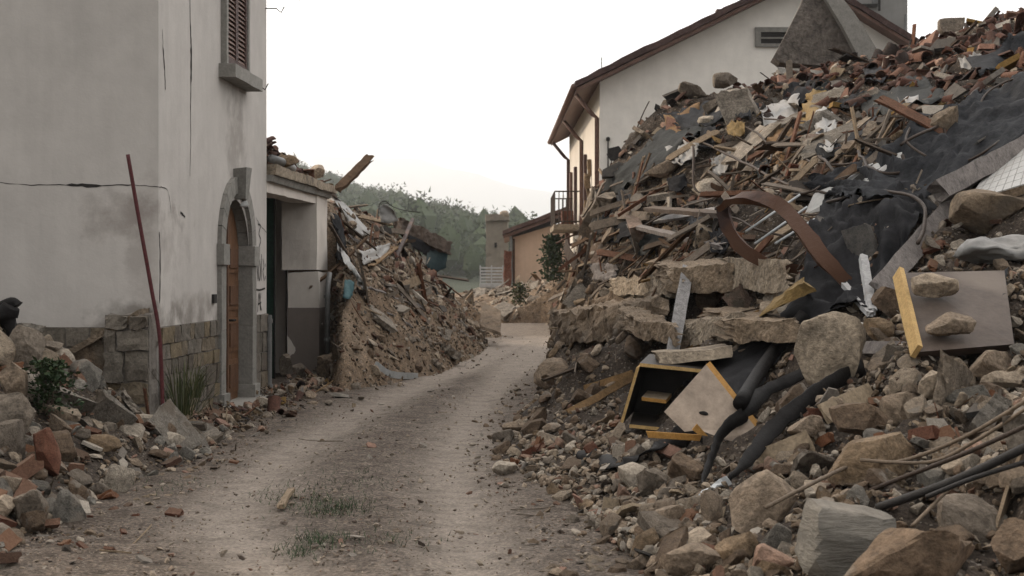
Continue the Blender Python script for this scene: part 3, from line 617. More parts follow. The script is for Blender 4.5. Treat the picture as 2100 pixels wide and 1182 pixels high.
# right heap
scatter(HR, 'stone', 900, .13, .34, lambda X, Y, Z: fg(X, Y, Z)*(X > .8), 2.2, .5, .12, .62, heap_name=RH, cols=[0, 0, 1, 2, 3, 4, 4, 6, 6, 5])
scatter(HR, 'stone', 2600, .055, .2, fg, 2.0, .6, .25, .5, heap_name=RH, cols=[0, 1, 2, 3, 4, 4, 6, 6, 7, 5])
scatter(HR, 'stone', 900, .1, .36, face, 2.2, .35, .2, .5, heap_name=RH, cols=[0, 1, 4, 4, 6, 6, 2])
scatter(HR, 'stone', 1000, .08, .26, upper, 2.0, .5, .15, .5, heap_name=RH, cols=[0, 1, 3, 4, 6, 7, 3])
scatter(HR, 'stone', 900, .05, .14, lambda X, Y, Z: near(X, Y, Z)*(Z < .6)*(X < 1.6), 2.0, .6, .15, heap_name=RH, cols=[0, 1, 4, 6, 6, 3])
scatter(HR, 'crumb', 8000, .03, .09, lambda X, Y, Z: fg(X, Y, Z), 1.8, .8, .3, heap_name=RH)
scatter(HR, 'stone', 3600, .05, .12, fg, 2.2, .6, .35, heap_name=RH, cols=[0, 1, 3, 3, 4, 6, 0, 6])
scatter(HR, 'crumb', 22000, .022, .09, lambda X, Y, Z: near(X, Y, Z)*np.clip(12/Y, .4, 1.5), 1.8, .8, .2, heap_name=RH)
scatter(HR, 'brick', 170, .12, .26, fg, 3, .8, .2, .5, heap_name=RH)
scatter(HR, 'brick', 240, .13, .28, upper, 3, .6, .2, heap_name=RH)
scatter(HR, 'tile', 1500, .2, .42, crest, 3, .5, .2, heap_name=RH, cols=[0, 0, 1, 1, 2, 3, 4])
scatter(HR, 'tile', 260, .14, .34, upper, 3, .7, .15, heap_name=RH)
scatter(HR, 'plank', 1500, .25, 1.7, lambda X, Y, Z: near(X, Y, Z)*(Z > 1.3)*(Z < 3.3)*(X < 4.3)*(Y > 12.5), 1.7, .3, .09, align=(-.93, .25, -.25), heap_name=RH, cols=[0, 0, 1, 2, 3, 5, 0])
scatter(HR, 'plank', 1500, .14, .9, lambda X, Y, Z: near(X, Y, Z)*(Z > .5), 1.8, .6, .05, heap_name=RH)
scatter(HR, 'shard', 2200, .09, .55, lambda X, Y, Z: upper(X, Y, Z), 1.8, .55, .12, heap_name=RH, cols=[0, 1, 1, 2, 3, 4, 4, 4, 6, 6, 5, 3])
scatter(HR, 'shard', 500, .07, .3, fg, 2, .6, .12, heap_name=RH, cols=[0, 1, 2, 2, 3, 4])
# middle heap
MH = 'middle heap'; allm = lambda X, Y, Z: (Y < 38)*(X > -6)*1.0
scatter(HM, 'stone', 700, .08, .3, lambda X, Y, Z: allm(X, Y, Z)*(Z > 1.2), 2, .5, .1, heap_name=MH, cols=[0, 1, 3, 4, 6, 7])
scatter(HM, 'stone', 330, .07, .25, lambda X, Y, Z: allm(X, Y, Z)*(Z < .6), 2, .5, .1, heap_name=MH, cols=[0, 1, 4, 4, 6])
scatter(HM, 'crumb', 12000, .025, .1, allm, 1.8, .8, .15, heap_name=MH)
scatter(HM, 'brick', 90, .13, .27, allm, 3, .7, .15, heap_name=MH)
scatter(HM, 'tile', 130, .2, .4, lambda X, Y, Z: allm(X, Y, Z)*(Z > 1), 3, .6, .15, heap_name=MH)
scatter(HM, 'plank', 420, .3, 1.5, lambda X, Y, Z: allm(X, Y, Z)*(Z > .9), 1.6, .4, .05, align=(.7, .5, -.45), heap_name=MH, cols=[0, 0, 1, 2, 3, 5])
scatter(HM, 'shard', 420, .1, .45, lambda X, Y, Z: allm(X, Y, Z)*(Z > .7), 1.8, .6, .08, heap_name=MH, cols=[0, 0, 1, 2, 3, 4])
scatter(HM, 'stone', 1500, .05, .22, lambda X, Y, Z: allm(X, Y, Z)*np.clip((Y-21)/5, .1, 1), 2, .6, .1, heap_name=MH, cols=[0, 1, 3, 4, 6, 3])
scatter(HM, 'shard', 500, .08, .3, lambda X, Y, Z: allm(X, Y, Z)*np.clip((Y-21)/5, .05, 1), 2, .7, .1, heap_name=MH, cols=[0, 0, 1, 2, 3])
scatter(HM, 'beam', 26, .7, 1.8, lambda X, Y, Z: allm(X, Y, Z)*(Z > .9)*(Y < 31), 1.8, .25, .04, heap_name=MH, cols=[0, 1, 3])
scatter(HM, 'chunk', 34, .25, .6, allm, 2.0, .5, .08, .5, heap_name=MH, cols=[0, 0, 1, 2])
# left heap
LH = 'left heap'; alll = lambda X, Y, Z: (X > -6.2)*1.0
scatter(HL, 'stone', 420, .15, .42, alll, 2.2, .5, .14, .66, heap_name=LH, cols=[1, 1, 0, 4, 6, 5, 3])
scatter(HL, 'stone', 1500, .06, .2, alll, 2, .6, .15, .5, heap_name=LH, cols=[1, 1, 0, 4, 6, 5, 3])
scatter(HL, 'crumb', 8000, .02, .08, alll, 1.8, .8, .2, heap_name=LH)
scatter(HL, 'brick', 150, .14, .28, alll, 3, .7, .2, .5, heap_name=LH)
scatter(HL, 'shard', 200, .1, .4, alll, 2, .6, .1, heap_name=LH, cols=[0, 1, 1, 3])
scatter(HL, 'plank', 34, .25, .7, alll, 2, .6, .04, heap_name=LH)
scatter(HL, 'chunk', 60, .25, .6, alll, 2.0, .5, .1, .6, heap_name=LH, cols=[1, 1, 2, 0])
# far heap
FH = 'far heap'
scatter(HF, 'chunk', 60, .3, .8, lambda X, Y, Z: 1.0+0*X, 1.8, .5, .1, heap_name=FH, cols=[0, 0, 1, 2])
scatter(HF, 'stone', 800, .12, .5, lambda X, Y, Z: 1.0+0*X, 2, .5, .12, heap_name=FH, cols=[0, 1, 3, 6, 3])
scatter(HF, 'crumb', 2600, .06, .2, lambda X, Y, Z: 1.0+0*X, 1.8, .8, .15, heap_name=FH)
scatter(HF, 'plank', 60, .5, 1.8, lambda X, Y, Z: 1.0+0*X, 1.8, .6, .05, heap_name=FH)
scatter(HF, 'shard', 120, .2, .8, lambda X, Y, Z: 1.0+0*X, 1.8, .6, .05, heap_name=FH, cols=[0, 1, 2, 3, 0])
# loose bits on the road, more along its edges
def road_scatter(kind, n, lo, hi, ylo, yhi, cols, nm, edge=0.0):
    y = ylo*(yhi/ylo)**rng.random(n*3); x = rng.uniform(-.38, .2, n*3)*y; ok = (H(x, y) <= 0.02) & (x > -3.5+0.05*(y-13.9))
    tk = track(x, y); ok &= rng.random(n*3) > tk*0.8
    if kind == 'pebble': ok &= fbm(x, y, .6, 3, 5)+.25 > rng.random(n*3)*1.0-.35
    if edge: ok &= np.array([H(np.array([xx-edge, xx+edge]), np.array([yy, yy])).max() > 0.02 or xx < -3.3+.05*(yy-13.9)+edge for xx, yy in zip(x, y)])
    x, y = x[ok][:n], y[ok][:n]; n = len(x); s = np.minimum(lo*(1+rng.pareto(2.2, n)), hi); Rm = rots(n, np.tile([0, 0, 1.], (n, 1)), .35)
    ncol = len(KCOL.get(kind, range(8)))
    for i in range(n):
        c = rng.choice(cols) if cols else rng.integers(ncol)
        REC[kind].append((np.array([x[i], y[i], s[i]*.07-.012]), Rm[i], float(s[i]), int(rng.integers(KINDS[kind][1])), (c+.5)/ncol, int(c), nm))
road_scatter('pebble', 13000, .010, .06, 6.5, 36, None, 'road')
road_scatter('stone', 330, .045, .13, 7, 34, [0, 1, 3, 4, 6], 'road', .55)
road_scatter('crumb', 3600, .02, .09, 7, 40, None, 'road', .5)
road_scatter('shard', 46, .05, .14, 7.5, 26, [0, 1, 2, 3], 'road')
road_scatter('plank', 12, .12, .3, 8, 20, [2, 0], 'road')
road_scatter('brick', 22, .07, .14, 8, 22, None, 'road', .7)
# rubble strip along the foot of the left facade and on the ruined roof
for kind, n, lo, hi in (('stone', 150, .07, .24), ('crumb', 1500, .02, .08), ('brick', 26, .13, .24), ('shard', 40, .1, .3), ('tile', 12, .2, .35), ('plank', 14, .2, .6)):
    for i in range(n):
        y = rng.uniform(14.1, 22.8); off = abs(rng.normal())*.33; x = -3.44+.0513*(y-13.9)+off+.05; 
        if 16.3 < y < 17.6 and off < .25: continue
        s = lo+(hi-lo)*rng.random()**2.5; z = max(0, .16-off*.35)*rng.random()+s*.1
        ncol = len(KCOL.get(kind, range(8))); c = rng.integers(ncol)
        REC[kind].append((np.array([x, y, z]), rots(1, np.array([[.3, 0, 1.]]), .5)[0], float(s), int(rng.integers(KINDS[kind][1])), (c+.5)/ncol, int(c), 'facade foot'))
for kind, n, lo, hi in (('stone', 60, .14, .42), ('tile', 95, .25, .45), ('crumb', 500, .03, .1), ('plank', 26, .3, .9), ('brick', 14, .2, .28)):
    for i in range(n):
        t = rng.random(); y = 18.75+t*4.3; x = -3.28+.0513*(y-18.6)-abs(rng.normal())*.55; hgt = (1-t)*.62*np.clip((-3.1-x)/.6+.25, .15, 1)
        s = lo+(hi-lo)*rng.random()**2; z = 3.02+hgt*rng.random()**.7
        ncol = len(KCOL.get(kind, range(8))); c = rng.choice([0, 2, 4, 6]) if kind == 'stone' else rng.integers(ncol)
        REC[kind].append((np.array([x, y, z]), rots(1, np.array([[.2, 0, 1.]]), .5)[0], float(s), int(rng.integers(KINDS[kind][1])), (c+.5)/ncol, int(c), 'annex roof'))

# ------------------------------------------------------------------ hand-placed pieces
LM = []       # landmarks that labels may name: (phrase, point)
def lm(phrase, p): LM.append((phrase, Vector(p)))
def hero_rock(x0, y0, x1, y1, ci, label, boxy=5, roll=0, depth=.75, lift=0.02, seed=None, mat='stone', name='rough_stone', cat='stone', group='large stones in the heaps', strata=0.0, Y=None, chips=22, amp=.02, lo=.5, frac=.5):
    cx, cy = (x0+x1)/2, (y0+y1)/2
    Yh = hitY(cx, cy+(y1-y0)*.3) if Y is None else Y
    wd = (x1-x0)/F*Yh; ht = (y1-y0)/F*Yh; c = P(cx, cy, Yh)
    seed = seed if seed is not None else int(x0*7+y0)
    V, T = rock(seed, 4, (wd*1.06, min(wd, ht*1.3)*depth+.04, ht*1.06), boxy, chips, lo, .96, amp, strata)
    V = V-(V.max(0)+V.min(0))/2; V *= np.array([wd/np.ptp(V[:, 0]), 1, ht/np.ptp(V[:, 2])])
    a = R(roll); Rm = np.array([[math.cos(a), 0, math.sin(a)], [0, 1, 0], [-math.sin(a), 0, math.cos(a)]])
    if roll: V = V@Rm.T; V *= np.array([wd/np.ptp(V[:, 0]), 1, ht/np.ptp(V[:, 2])])
    c = c+(Vector((0, 0, CH))-c).normalized()*lift
    o = mk(name, V+np.array(c), T, M[mat], smooth=True, sharp=True, rcol=(ci+.5)/8 if mat in ('stone', 'layered') else ci)
    return tag(o, label, cat, group)
S = dict((n, i) for i, (n, _) in enumerate(STONE_COLS))
hero_rock(1640, 1030, 1838, 1200, 5, 'big blue grey squared stone with layered face at the bottom edge', 16, 12, .8, .1, mat='layered', chips=8, strata=.014, seed=4, lo=.72, amp=.02)
hero_rock(1735, 1068, 2020, 1270, 4, 'big brown grey slanting slab stone, right of the blue grey stone', 16, -28, .6, .16, chips=24, seed=23, lo=.38, amp=.028)
hero_rock(1490, 962, 1625, 1112, 6, 'large rounded tan stone left of the blue grey squared stone', 6, 30, .5, .08, seed=21, lo=.6)
hero_rock(1922, 1020, 2085, 1130, 1, 'flat topped grey brown stone near the right edge', 9, 3, .8, .1, seed=33)
hero_rock(2030, 1065, 2140, 1190, 4, 'dark brown angular stone in the bottom right corner', 7, 10, .8, .14, seed=35)
hero_rock(1700, 892, 1885, 1000, 2, 'large broken ochre block with white mortar on its top', 8, -8, .8, .1, seed=41)
hero_rock(1706, 826, 1822, 902, 4, 'squared brown stone above the large ochre block', 10, -6, .8, .08, seed=42)
hero_rock(1808, 800, 1890, 872, 6, 'squared tan stone right of the squared brown stone', 10, -12, .8, .06, seed=43)
hero_rock(1880, 762, 1955, 830, 0, 'oblong beige stone standing at a slant', 8, 40, .6, .06, seed=44)
hero_rock(1985, 718, 2098, 785, 6, 'flat rounded tan stone under the fallen door panel', 3, -6, .7, .06, seed=45)
hero_rock(2010, 760, 2120, 800, 0, 'flat beige stone beneath the flat rounded tan stone', 4, 0, .8, .05, seed=46)
hero_rock(1262, 948, 1330, 1010, 3, 'pale angular stone at the road side below the black rag', 5, 20, .8, .06, seed=47)
hero_rock(1308, 955, 1372, 1032, 1, 'upright pointed grey stone below the black rag', 5, 75, .7, .08, seed=48)
hero_rock(1372, 930, 1442, 1000, 4, 'brown stone at the lower end of the black rubber strip', 4, 10, .8, .05, seed=49)
hero_rock(1325, 1030, 1405, 1100, 6, 'rounded tan stone with a dark patch, lying at the dirt edge', 4, 10, .8, .08, seed=50)
hero_rock(1368, 1085, 1470, 1135, 0, 'flat beige stone at the dirt edge, bottom of the heap', 6, -14, .8, .08, seed=51)
hero_rock(1352, 1112, 1480, 1182, 6, 'long tan stone lying at the bottom edge of the picture', 7, -12, .6, .08, seed=52)
hero_rock(1470, 1092, 1560, 1160, 2, 'small ochre oblong stone left of the blue grey stone', 8, -25, .6, .08, seed=53)
hero_rock(1545, 1120, 1640, 1185, 7, 'pinkish broken stone left of the blue grey stone', 5, 10, .8, .08, seed=54)
hero_rock(1612, 852, 1692, 905, 6, 'rounded tan stone between the black strips and the ochre block', 3, -10, .8, .06, seed=55)
hero_rock(1625, 632, 1768, 800, .6, 'tall pale concrete chunk behind the black rubber strips', 10, 20, .5, .16, mat='concrete', name='concrete_chunk', cat='concrete chunk', amp=.03, seed=58)
hero_rock(1786, 588, 1862, 655, 4, 'squared brown stone left of the fallen door panel', 8, 4, .9, .1, seed=57)
hero_rock(1768, 650, 1832, 700, 2, 'small ochre brown stone under the squared brown stone', 4, 20, .9, .08, seed=58)
hero_rock(1425, 588, 1482, 645, 4, 'brown boulder wedged between the two broken floor slabs', 4, 0, .9, .1, seed=59)
hero_rock(1278, 688, 1338, 740, 4, 'brown stone under the lower floor slab', 5, 10, .9, .1, seed=60)
hero_rock(1320, 330, 1400, 368, 6, 'long rounded tan stone on the upper left of the heap', 4, -22, .8, .15, seed=61)
hero_rock(1420, 365, 1495, 408, 3, 'light grey rough stone above the bent steel channel', 4, -5, .9, .2, seed=62)
hero_rock(1900, 215, 1965, 290, 3, 'pale plaster lump on the black sheeting', 4, 20, .6, .12, mat='concrete', name='plaster_lump', cat='plaster lump', seed=63)
hero_rock(1462, 150, 1515, 182, 1, 'grey block sitting on the crest in front of the gable', 8, 0, .9, .1, seed=64, Y=21.8)
hero_rock(1392, 170, 1450, 205, 1, 'two tone grey block at the left end of the crest', 8, 5, .9, .1, seed=65, Y=22)
hero_rock(1925, 38, 1975, 75, 1, 'dark grey block on the skyline among roof tiles', 9, 0, .9, .1, seed=66, Y=20)
hero_rock(1430, 238, 1475, 262, 3, 'pale flat stone on the upper slope', 5, 0, .9, .1, seed=67)
# left heap heroes
hero_rock(10, 668, 92, 765, 1, 'big grey boulder with a chipped top in the shaded left heap', 4, 12, .8, .1, seed=71)
hero_rock(0, 742, 62, 840, 6, 'large tan boulder at the left frame edge', 4, -10, .8, .12, seed=72)
hero_rock(-40, 800, 72, 900, 1, 'long grey slab leaning on the left heap', 5, 38, .5, .14, seed=73)
hero_rock(105, 716, 148, 752, 3, 'flat pale grey stone on top of the left heap', 4, 0, .9, .08, seed=74)
hero_rock(60, 700, 130, 730, 1, 'thin flat grey stone crowning the left heap', 5, 0, .9, .08, seed=75)
hero_rock(62, 880, 130, 985, 7, 'reddish broken brickwork lump low on the left heap', 9, -25, .8, .1, seed=76, mat='brick', name='brickwork_lump', cat='brickwork')
hero_rock(270, 845, 345, 888, 3, 'pale slab of stone at the foot of the red pole', 5, 14, .8, .05, seed=77)
hero_rock(325, 885, 380, 918, 3, 'pale rounded stone where the left heap meets the road', 5, 0, .8, .05, seed=78)
hero_rock(165, 890, 250, 925, 2, 'ochre squared stone in the lower left heap', 8, 6, .8, .06, seed=79)
hero_rock(-30, 1010, 32, 1060, 0, 'pale angular stone at the lower left frame edge', 6, 20, .8, .1, seed=80)
hero_rock(30, 1000, 100, 1090, 1, 'upright grey stones leaning together at the lower left', 7, 70, .6, .08, seed=81)
hero_rock(648, 722, 712, 795, 6, 'rough brown boulder at the foot of the annex pillar', 3, 10, .9, .05, seed=82, Y=21.2)
hero_rock(572, 724, 600, 770, 1, 'pointed grey stone just inside the annex doorway', 4, 80, .9, .0, seed=83, Y=21)
hero_rock(598, 745, 632, 775, 1, 'low grey stone beside the annex pillar', 4, 0, .9, .0, seed=84, Y=21.1)
hero_rock(632, 338, 668, 368, 0, 'round beige boulder lying on the annex roof', 3, 0, .9, .0, seed=85, Y=22.2)
hero_rock(555, 318, 610, 345, 2, 'broad ochre stone lying on the annex roof', 4, 0, .9, .0, seed=86, Y=19.6)
hero_rock(524, 815, 570, 842, 3, 'flat pale slab leaning by the arched door', 9, 12, .4, .0, seed=87, Y=16.9)
hero_rock(1090, 735, 1180, 800, 6, 'earth caked boulder at the road side under the overhanging slab', 3, -20, .9, .05, seed=88)
hero_rock(1030, 862, 1090, 895, 6, 'flat tan stone at the near edge of the heap', 6, -10, .8, .03, seed=89)
hero_rock(1008, 945, 1062, 975, 3, 'pale flat stone lying on the road by the heap', 6, 0, .8, .01, seed=90)

YCAB = hitY(1345, 880)-.05; YBRD = hitY(1460, 915)-.22; YPAN = hitY(1880, 735)-.1
print('cab', YCAB, YBRD, YPAN)
def PF(px, py, lift): return P(px, py, hitY(px, py)-lift)
def slab_hex(p0, p1, th, dep, nm, label, cat, mat='concrete', ci=0.1, n=(26, 6, 4), amp=.05, seed=1, group=None, jag=.05, fr=2.2, dz=0.0):
    """long slab from p0 to p1 (the lower front edge), th high, dep deep (away from the camera)"""
    p0, p1 = Vector(p0), Vector(p1); x = p1-p0; y = Vector((0, dep, dz)); z = Vector((0, 0.04, th))
    V, Fc = hexa(box8(p0, x, y, z), n, amp, seed, jag, fr)
    return tag(mk(nm, V, Fc, M[mat], smooth=False, rcol=ci), label, cat, group)
for i, (xa, ya, xb, yb, la, lb, th_, lab) in enumerate(((1262, 604, 1385, 610, .3, .42, .26, 'left piece of the upper broken floor slab'), (1378, 606, 1505, 596, .55, .5, .30, 'middle piece of the upper broken floor slab'), (1496, 592, 1618, 604, .4, .35, .34, 'right piece of the upper broken floor slab'),
        (1300, 690, 1392, 712, .45, .45, .2, 'left piece of the lower broken floor slab'), (1385, 712, 1520, 694, .4, .5, .24, 'middle piece of the lower broken floor slab'), (1508, 700, 1635, 704, .35, .2, .2, 'right piece of the lower broken floor slab'))):
    slab_hex(PF(xa, ya, la+.35), PF(xb, yb, lb+.35), th_*.85, 2.0, 'floor_slab', lab, 'concrete slab', ci=(.6, .1, .6, .1, .6, .1)[i], n=(40, 12, 9), amp=.032, seed=3+i*1.7, fr=3.4, jag=.16, dz=(-.1, .12, 0, .1, -.08, .05)[i])
lm('the broken floor slabs', P(1400, 640, 14.5))
o = slab_hex(P(1135, 705, 20.0), PF(1360, 700, .3), .42, 1.4, 'floor_slab', 'overhanging slab end jutting over the road', 'concrete slab', ci=.35, n=(40, 8, 8), amp=.07, seed=8, fr=3.6)
lm('the overhanging slab end', P(1180, 660, 20))
o = slab_hex(P(1165, 650, 20.3), PF(1330, 610, .3), .16, 1.2, 'floor_slab', 'thin tilted slab on top of the overhanging slab end', 'concrete slab', ci=.85, n=(30, 6, 5), amp=.05, seed=9, fr=4.5)
o = slab_hex(P(1350, 748, YCAB+.05), P(1500, 735, YCAB-.1), .09, .5, 'concrete_lintel', 'speckled pale concrete piece resting on the broken cabinet', 'concrete piece', ci=.7, n=(16, 5, 3), amp=.02, seed=11)

# pyramid-shaped chunk of wall on the crest
Yp = 23.2
A = P(1588, 122, Yp); B = P(1778, 140, Yp); T_ = P(1665, -30, Yp)
poly = [A, B, P(1760, 100, Yp), P(1692, -30, Yp), T_]
V, Fc, mi = prism([P(1586, 118, Yp), P(1600, 128, Yp), P(1775, 142, Yp), P(1752, 95, Yp), P(1722, 45, Yp), P(1700, -10, Yp), P(1684, -34, Yp), P(1660, -30, Yp), P(1640, 15, Yp), P(1612, 70, Yp)], (.05, .55, 0))
root = empty('gable_wall_fragment', P(1680, 130, Yp), 'dark triangular wall fragment standing on the crest before the pale house', 'wall fragment')
mk('masonry', V, Fc, M['darkmason'], root)
V, Fc = hexa([P(1684, -34, Yp-.03), P(1704, -34, Yp-.03), P(1682, -34, Yp+.5), P(1700, -34, Yp+.5), P(1684, -34, Yp-.03), P(1704, -34, Yp-.03), P(1682, -34, Yp+.5), P(1700, -34, Yp+.5)], (1, 1, 1))
edge_ = smooth_path([P(1690, -30, Yp-.06), P(1712, 5, Yp-.06), P(1745, 55, Yp-.06), P(1785, 128, Yp-.06)], 5)
V, Fc = sweep(edge_, [(-.12, -.08), (.12, -.08), (.13, .3), (-.1, .3)], Vector((0, 1, 0)), scl=[.8+.04*i for i in range(len(edge_))])
mk('coping', V, Fc, M['greystone'], root)
lm('the triangular wall fragment', P(1680, 130, Yp))
slab_hex(P(1600, 150, 22.3), P(1760, 160, 21.8), .09, .5, 'coping_slab', 'pale broken slab lying at the foot of the triangular fragment', 'stone slab', mat='greystone', ci=.2, n=(14, 4, 2), amp=.03)

# beams and planks
def plank(px, lifts, wd, th, nm, label, mat='greywood', ci=.1, up=(0, -1, .3), cat='plank', n=(22, 3, 2), amp=.008, jag=.03, seed=1, Ys=None, group='timbers in the right heap'):
    (a, b) = px; Ya = (hitY(*a) if Ys is None else Ys[0]); Yb = (hitY(*b) if Ys is None else Ys[1])
    pa, pb = P(*a, Ya), P(*b, Yb); E = Vector((0, 0, CH)); pa += (E-pa).normalized()*lifts[0]; pb += (E-pb).normalized()*lifts[1]
    V, Fc = hexa(beam8(pa, pb, wd, th, up), n, amp, seed, jag, 5)
    return tag(mk(nm, V, Fc, M[mat], rcol=ci), label, cat, group)
plank([(1925, 395), (2180, 262)], (.75, .7), .17, .17, 'timber_beam', 'thick squared grey beam end poking out of the black sheeting', ci=.1, amp=.012, cat='beam', seed=3)
lm('the thick squared beam', P(1930, 395, 12.5))
plank([(1805, 592), (1985, 385)], (.35, .4), .17, .05, 'timber_plank', 'wide weathered grey plank slanting up to the squared beam', ci=.1, amp=.01, seed=4)
lm('the wide slanting plank', P(1880, 500, 11.5))
plank([(1376, 742), (1411, 548)], (.55, .95), .118, .03, 'timber_plank', 'upright pale grey board leaning against the floor slabs', ci=.45, amp=.004, seed=5, jag=.01)
lm('the upright pale board', P(1390, 650, 13.5))
plank([(1345, 556), (1488, 482)], (.3, .35), .07, .05, 'timber_plank', 'narrow brownish timber sloping across the upper floor slab', ci=.1, seed=6)
plank([(1165, 848), (1310, 768)], (.05, .06), .07, .035, 'timber_plank', 'yellowish split lath pointing down to the road left of the cabinet', mat='wood', ci=4.5/6, seed=7)
plank([(1200, 800), (1300, 768)], (.1, .1), .09, .03, 'timber_plank', 'short orange brown board above the split lath', mat='wood', ci=4.4/6, seed=8)
plank([(1405, 722), (1560, 640)], (.12, .3), .045, .03, 'timber_plank', 'thin yellowish lath running up under the black sheeting', mat='wood', ci=4.5/6, seed=9)
plank([(1789, 640), (1770, 528)], (.3, .32), .065, .05, 'broken_stick', 'upright white painted stick broken at the top', 'paintwood', .2, seed=10, cat='stick')
plank([(1785, 645), (1732, 585)], (.28, .3), .045, .04, 'broken_stick', 'shorter white painted stick slanting left', 'paintwood', .2, seed=11, cat='stick')
lm('the white painted sticks', P(1775, 600, 11))
plank([(1700, 662), (1768, 668)], (.25, .25), .05, .02, 'broken_stick', 'short white splinter lying flat beside the pale chunk', 'paintwood', .7, seed=12, cat='stick')
plank([(2010, 620), (2045, 565)], (.2, .3), .05, .03, 'broken_stick', 'grey splinter stuck beside the fallen door panel', 'paintwood', .2, seed=13, cat='stick')
plank([(1290, 462), (1480, 505)], (.3, .3), .09, .05, 'timber_plank', 'long grey timber lying across the layered laths', ci=.1, seed=14)
plank([(1225, 470), (1470, 432)], (.35, .4), .10, .04, 'timber_plank', 'pale long board on top of the layered laths', ci=.45, seed=15)
plank([(1480, 440), (1330, 428)], (.4, .4), .12, .05, 'timber_plank', 'dark brown board beside the bent steel channel', ci=.8, seed=16)
plank([(1775, 716), (1985, 718)], (.1, .14), .10, .05, 'timber_plank', 'dark board under the fallen door panel', ci=.1, seed=17)
plank([(1558, 950), (1665, 905)], (.15, .12), .16, .05, 'broken_step', 'white edged slab fragment below the black strips', 'shard', .35, cat='slab', seed=18, n=(10, 4, 2), amp=.012)
plank([(1690, 850), (1790, 805)], (.1, .1), .14, .03, 'timber_plank', 'pale wide board end under the squared brown stone', 'shard', .38, seed=19)
plank([(575, 1040), (598, 1005)], (.02, .05), .05, .03, 'wood_splinter', 'pale wood splinter lying alone on the road', 'wood', 2.5/6, cat='splinter', seed=20, group='wood pieces by the road')
plank([(693, 388), (757, 325)], (0, 0), .13, .10, 'timber_beam', 'broken roof beam sticking up above the annex', 'wood', .2, cat='beam', seed=21, Ys=(22.6, 23.2), jag=.1, amp=.02, group='timbers in the middle heap')
lm('the upright broken roof beam', P(700, 380, 22.6))
for i, (a, b, l, lab) in enumerate((((760, 590), (905, 650), .12, 'long thin stick lying across the middle heap, upper one'), ((790, 585), (960, 690), .1, 'long thin stick across the middle heap, lower one'),
        ((795, 640), (885, 700), .08, 'thin cane low on the middle heap'), ((700, 475), (745, 500), .2, 'short pale rod beside the annex corner'), ((740, 505), (700, 470), .3, 'brown stick crossing the short rod'))):
    plank([a, b], (l, l), .035, .03, 'thin_stick', lab, 'greywood', .1, cat='stick', seed=30+i, n=(16, 1, 1), amp=.03, group='timbers in the middle heap')
plank([(770, 490), (776, 445)], (.1, .3), .11, .04, 'timber_plank', 'upright rusty orange board on the middle heap', 'wood', 5.4/6, seed=41, group='timbers in the middle heap')
plank([(812, 530), (847, 450)], (.2, .3), .07, .06, 'timber_beam', 'dark rust red curved beam across the middle heap crest', 'steel', .6, seed=42, cat='beam', group='timbers in the middle heap')
plank([(760, 545), (830, 492)], (.25, .3), .14, .03, 'timber_plank', 'yellow brown board beside the rust red beam', 'wood', 4.4/6, seed=43, group='timbers in the middle heap')
# dark beam crest with tarp over it
o = plank([(815, 462), (918, 510)], (.25, .25), .3, .2, 'collapsed_beam', 'thick dark charred beam along the middle heap crest', 'greywood', .8, cat='beam', seed=44, amp=.05, n=(24, 5, 4), group='timbers in the middle heap')
lm('the charred beam', P(860, 480, 26))
LIFT[0] = H
def cloth(A, B, nm, label, mat='tarp', ci=.2, liftA=.15, liftB=.1, nu=26, nv=14, fold=.03, ff=6, seed=0, sag=0, YA=None, YB=None, cat='sheet', group=None, ksm=2):
    a = wpath(A, liftA, ksm, YA); b = wpath(B, liftB, ksm, YB)
    V, Fc = loft(a, b, nu, nv, fold, ff, seed, sag)
    return tag(mk(nm, V, Fc, M[mat], smooth=True, rcol=ci), label, cat, group)
cloth([(880, 492), (900, 498), (918, 515)], [(872, 545), (895, 558), (915, 548)], 'torn_cloth', 'torn dark teal cloth hanging from the charred beam', 'teal', .1, .35, .3, 12, 10, .02, seed=3, cat='cloth')
cloth([(830, 478), (870, 495), (905, 510)], [(845, 505), (875, 525), (905, 530)], 'torn_sheet', 'black roofing felt under the charred beam', ci=.1, liftA=.35, liftB=.3, nu=12, nv=6, fold=.02, seed=4)
cloth([(672, 405), (690, 420), (720, 460), (740, 485)], [(690, 400), (712, 425), (740, 455), (765, 480)], 'plastic_sheet', 'grey white plastic sheet draped down from the annex roof', 'whiteplastic', .7, .25, .3, 14, 6, .03, seed=5)
cloth([(690, 505), (715, 530), (730, 575)], [(705, 545), (722, 560), (745, 596)], 'plastic_sheet', 'crumpled white plastic hanging beside the annex pillar', 'whiteplastic', .1, .35, .35, 14, 7, .05, seed=6)
V, Fc = tube(wpath([(722, 548), (738, 575), (752, 594)], .4), .035, 12); tag(mk('white_pipe', V, Fc, M['whiteplastic'], smooth=True, rcol=.1), 'short white plastic pipe pointing down on the middle heap', 'pipe'); lm('the white plastic pipe', P(735, 570, 20))
cloth([(706, 575), (718, 575), (726, 582)], [(704, 612), (714, 614), (722, 608)], 'torn_cloth', 'small turquoise cloth scrap hanging beside the annex downpipe', 'teal', .6, .35, .33, 8, 8, .02, seed=7, cat='cloth')
cloth([(735, 520), (775, 505), (800, 500)], [(745, 545), (775, 540), (795, 530)], 'plastic_sheet', 'pale grey sheet of plastic on the middle heap', 'whiteplastic', .7, .12, .14, 10, 8, .03, seed=8)
cloth([(680, 440), (700, 455), (705, 500)], [(690, 530), (700, 535), (700, 520)], 'black_bag', 'black rubbish bag crammed behind the annex pillar', ci=.1, liftA=.15, liftB=.18, nu=10, nv=10, fold=.06, seed=9, cat='bag')
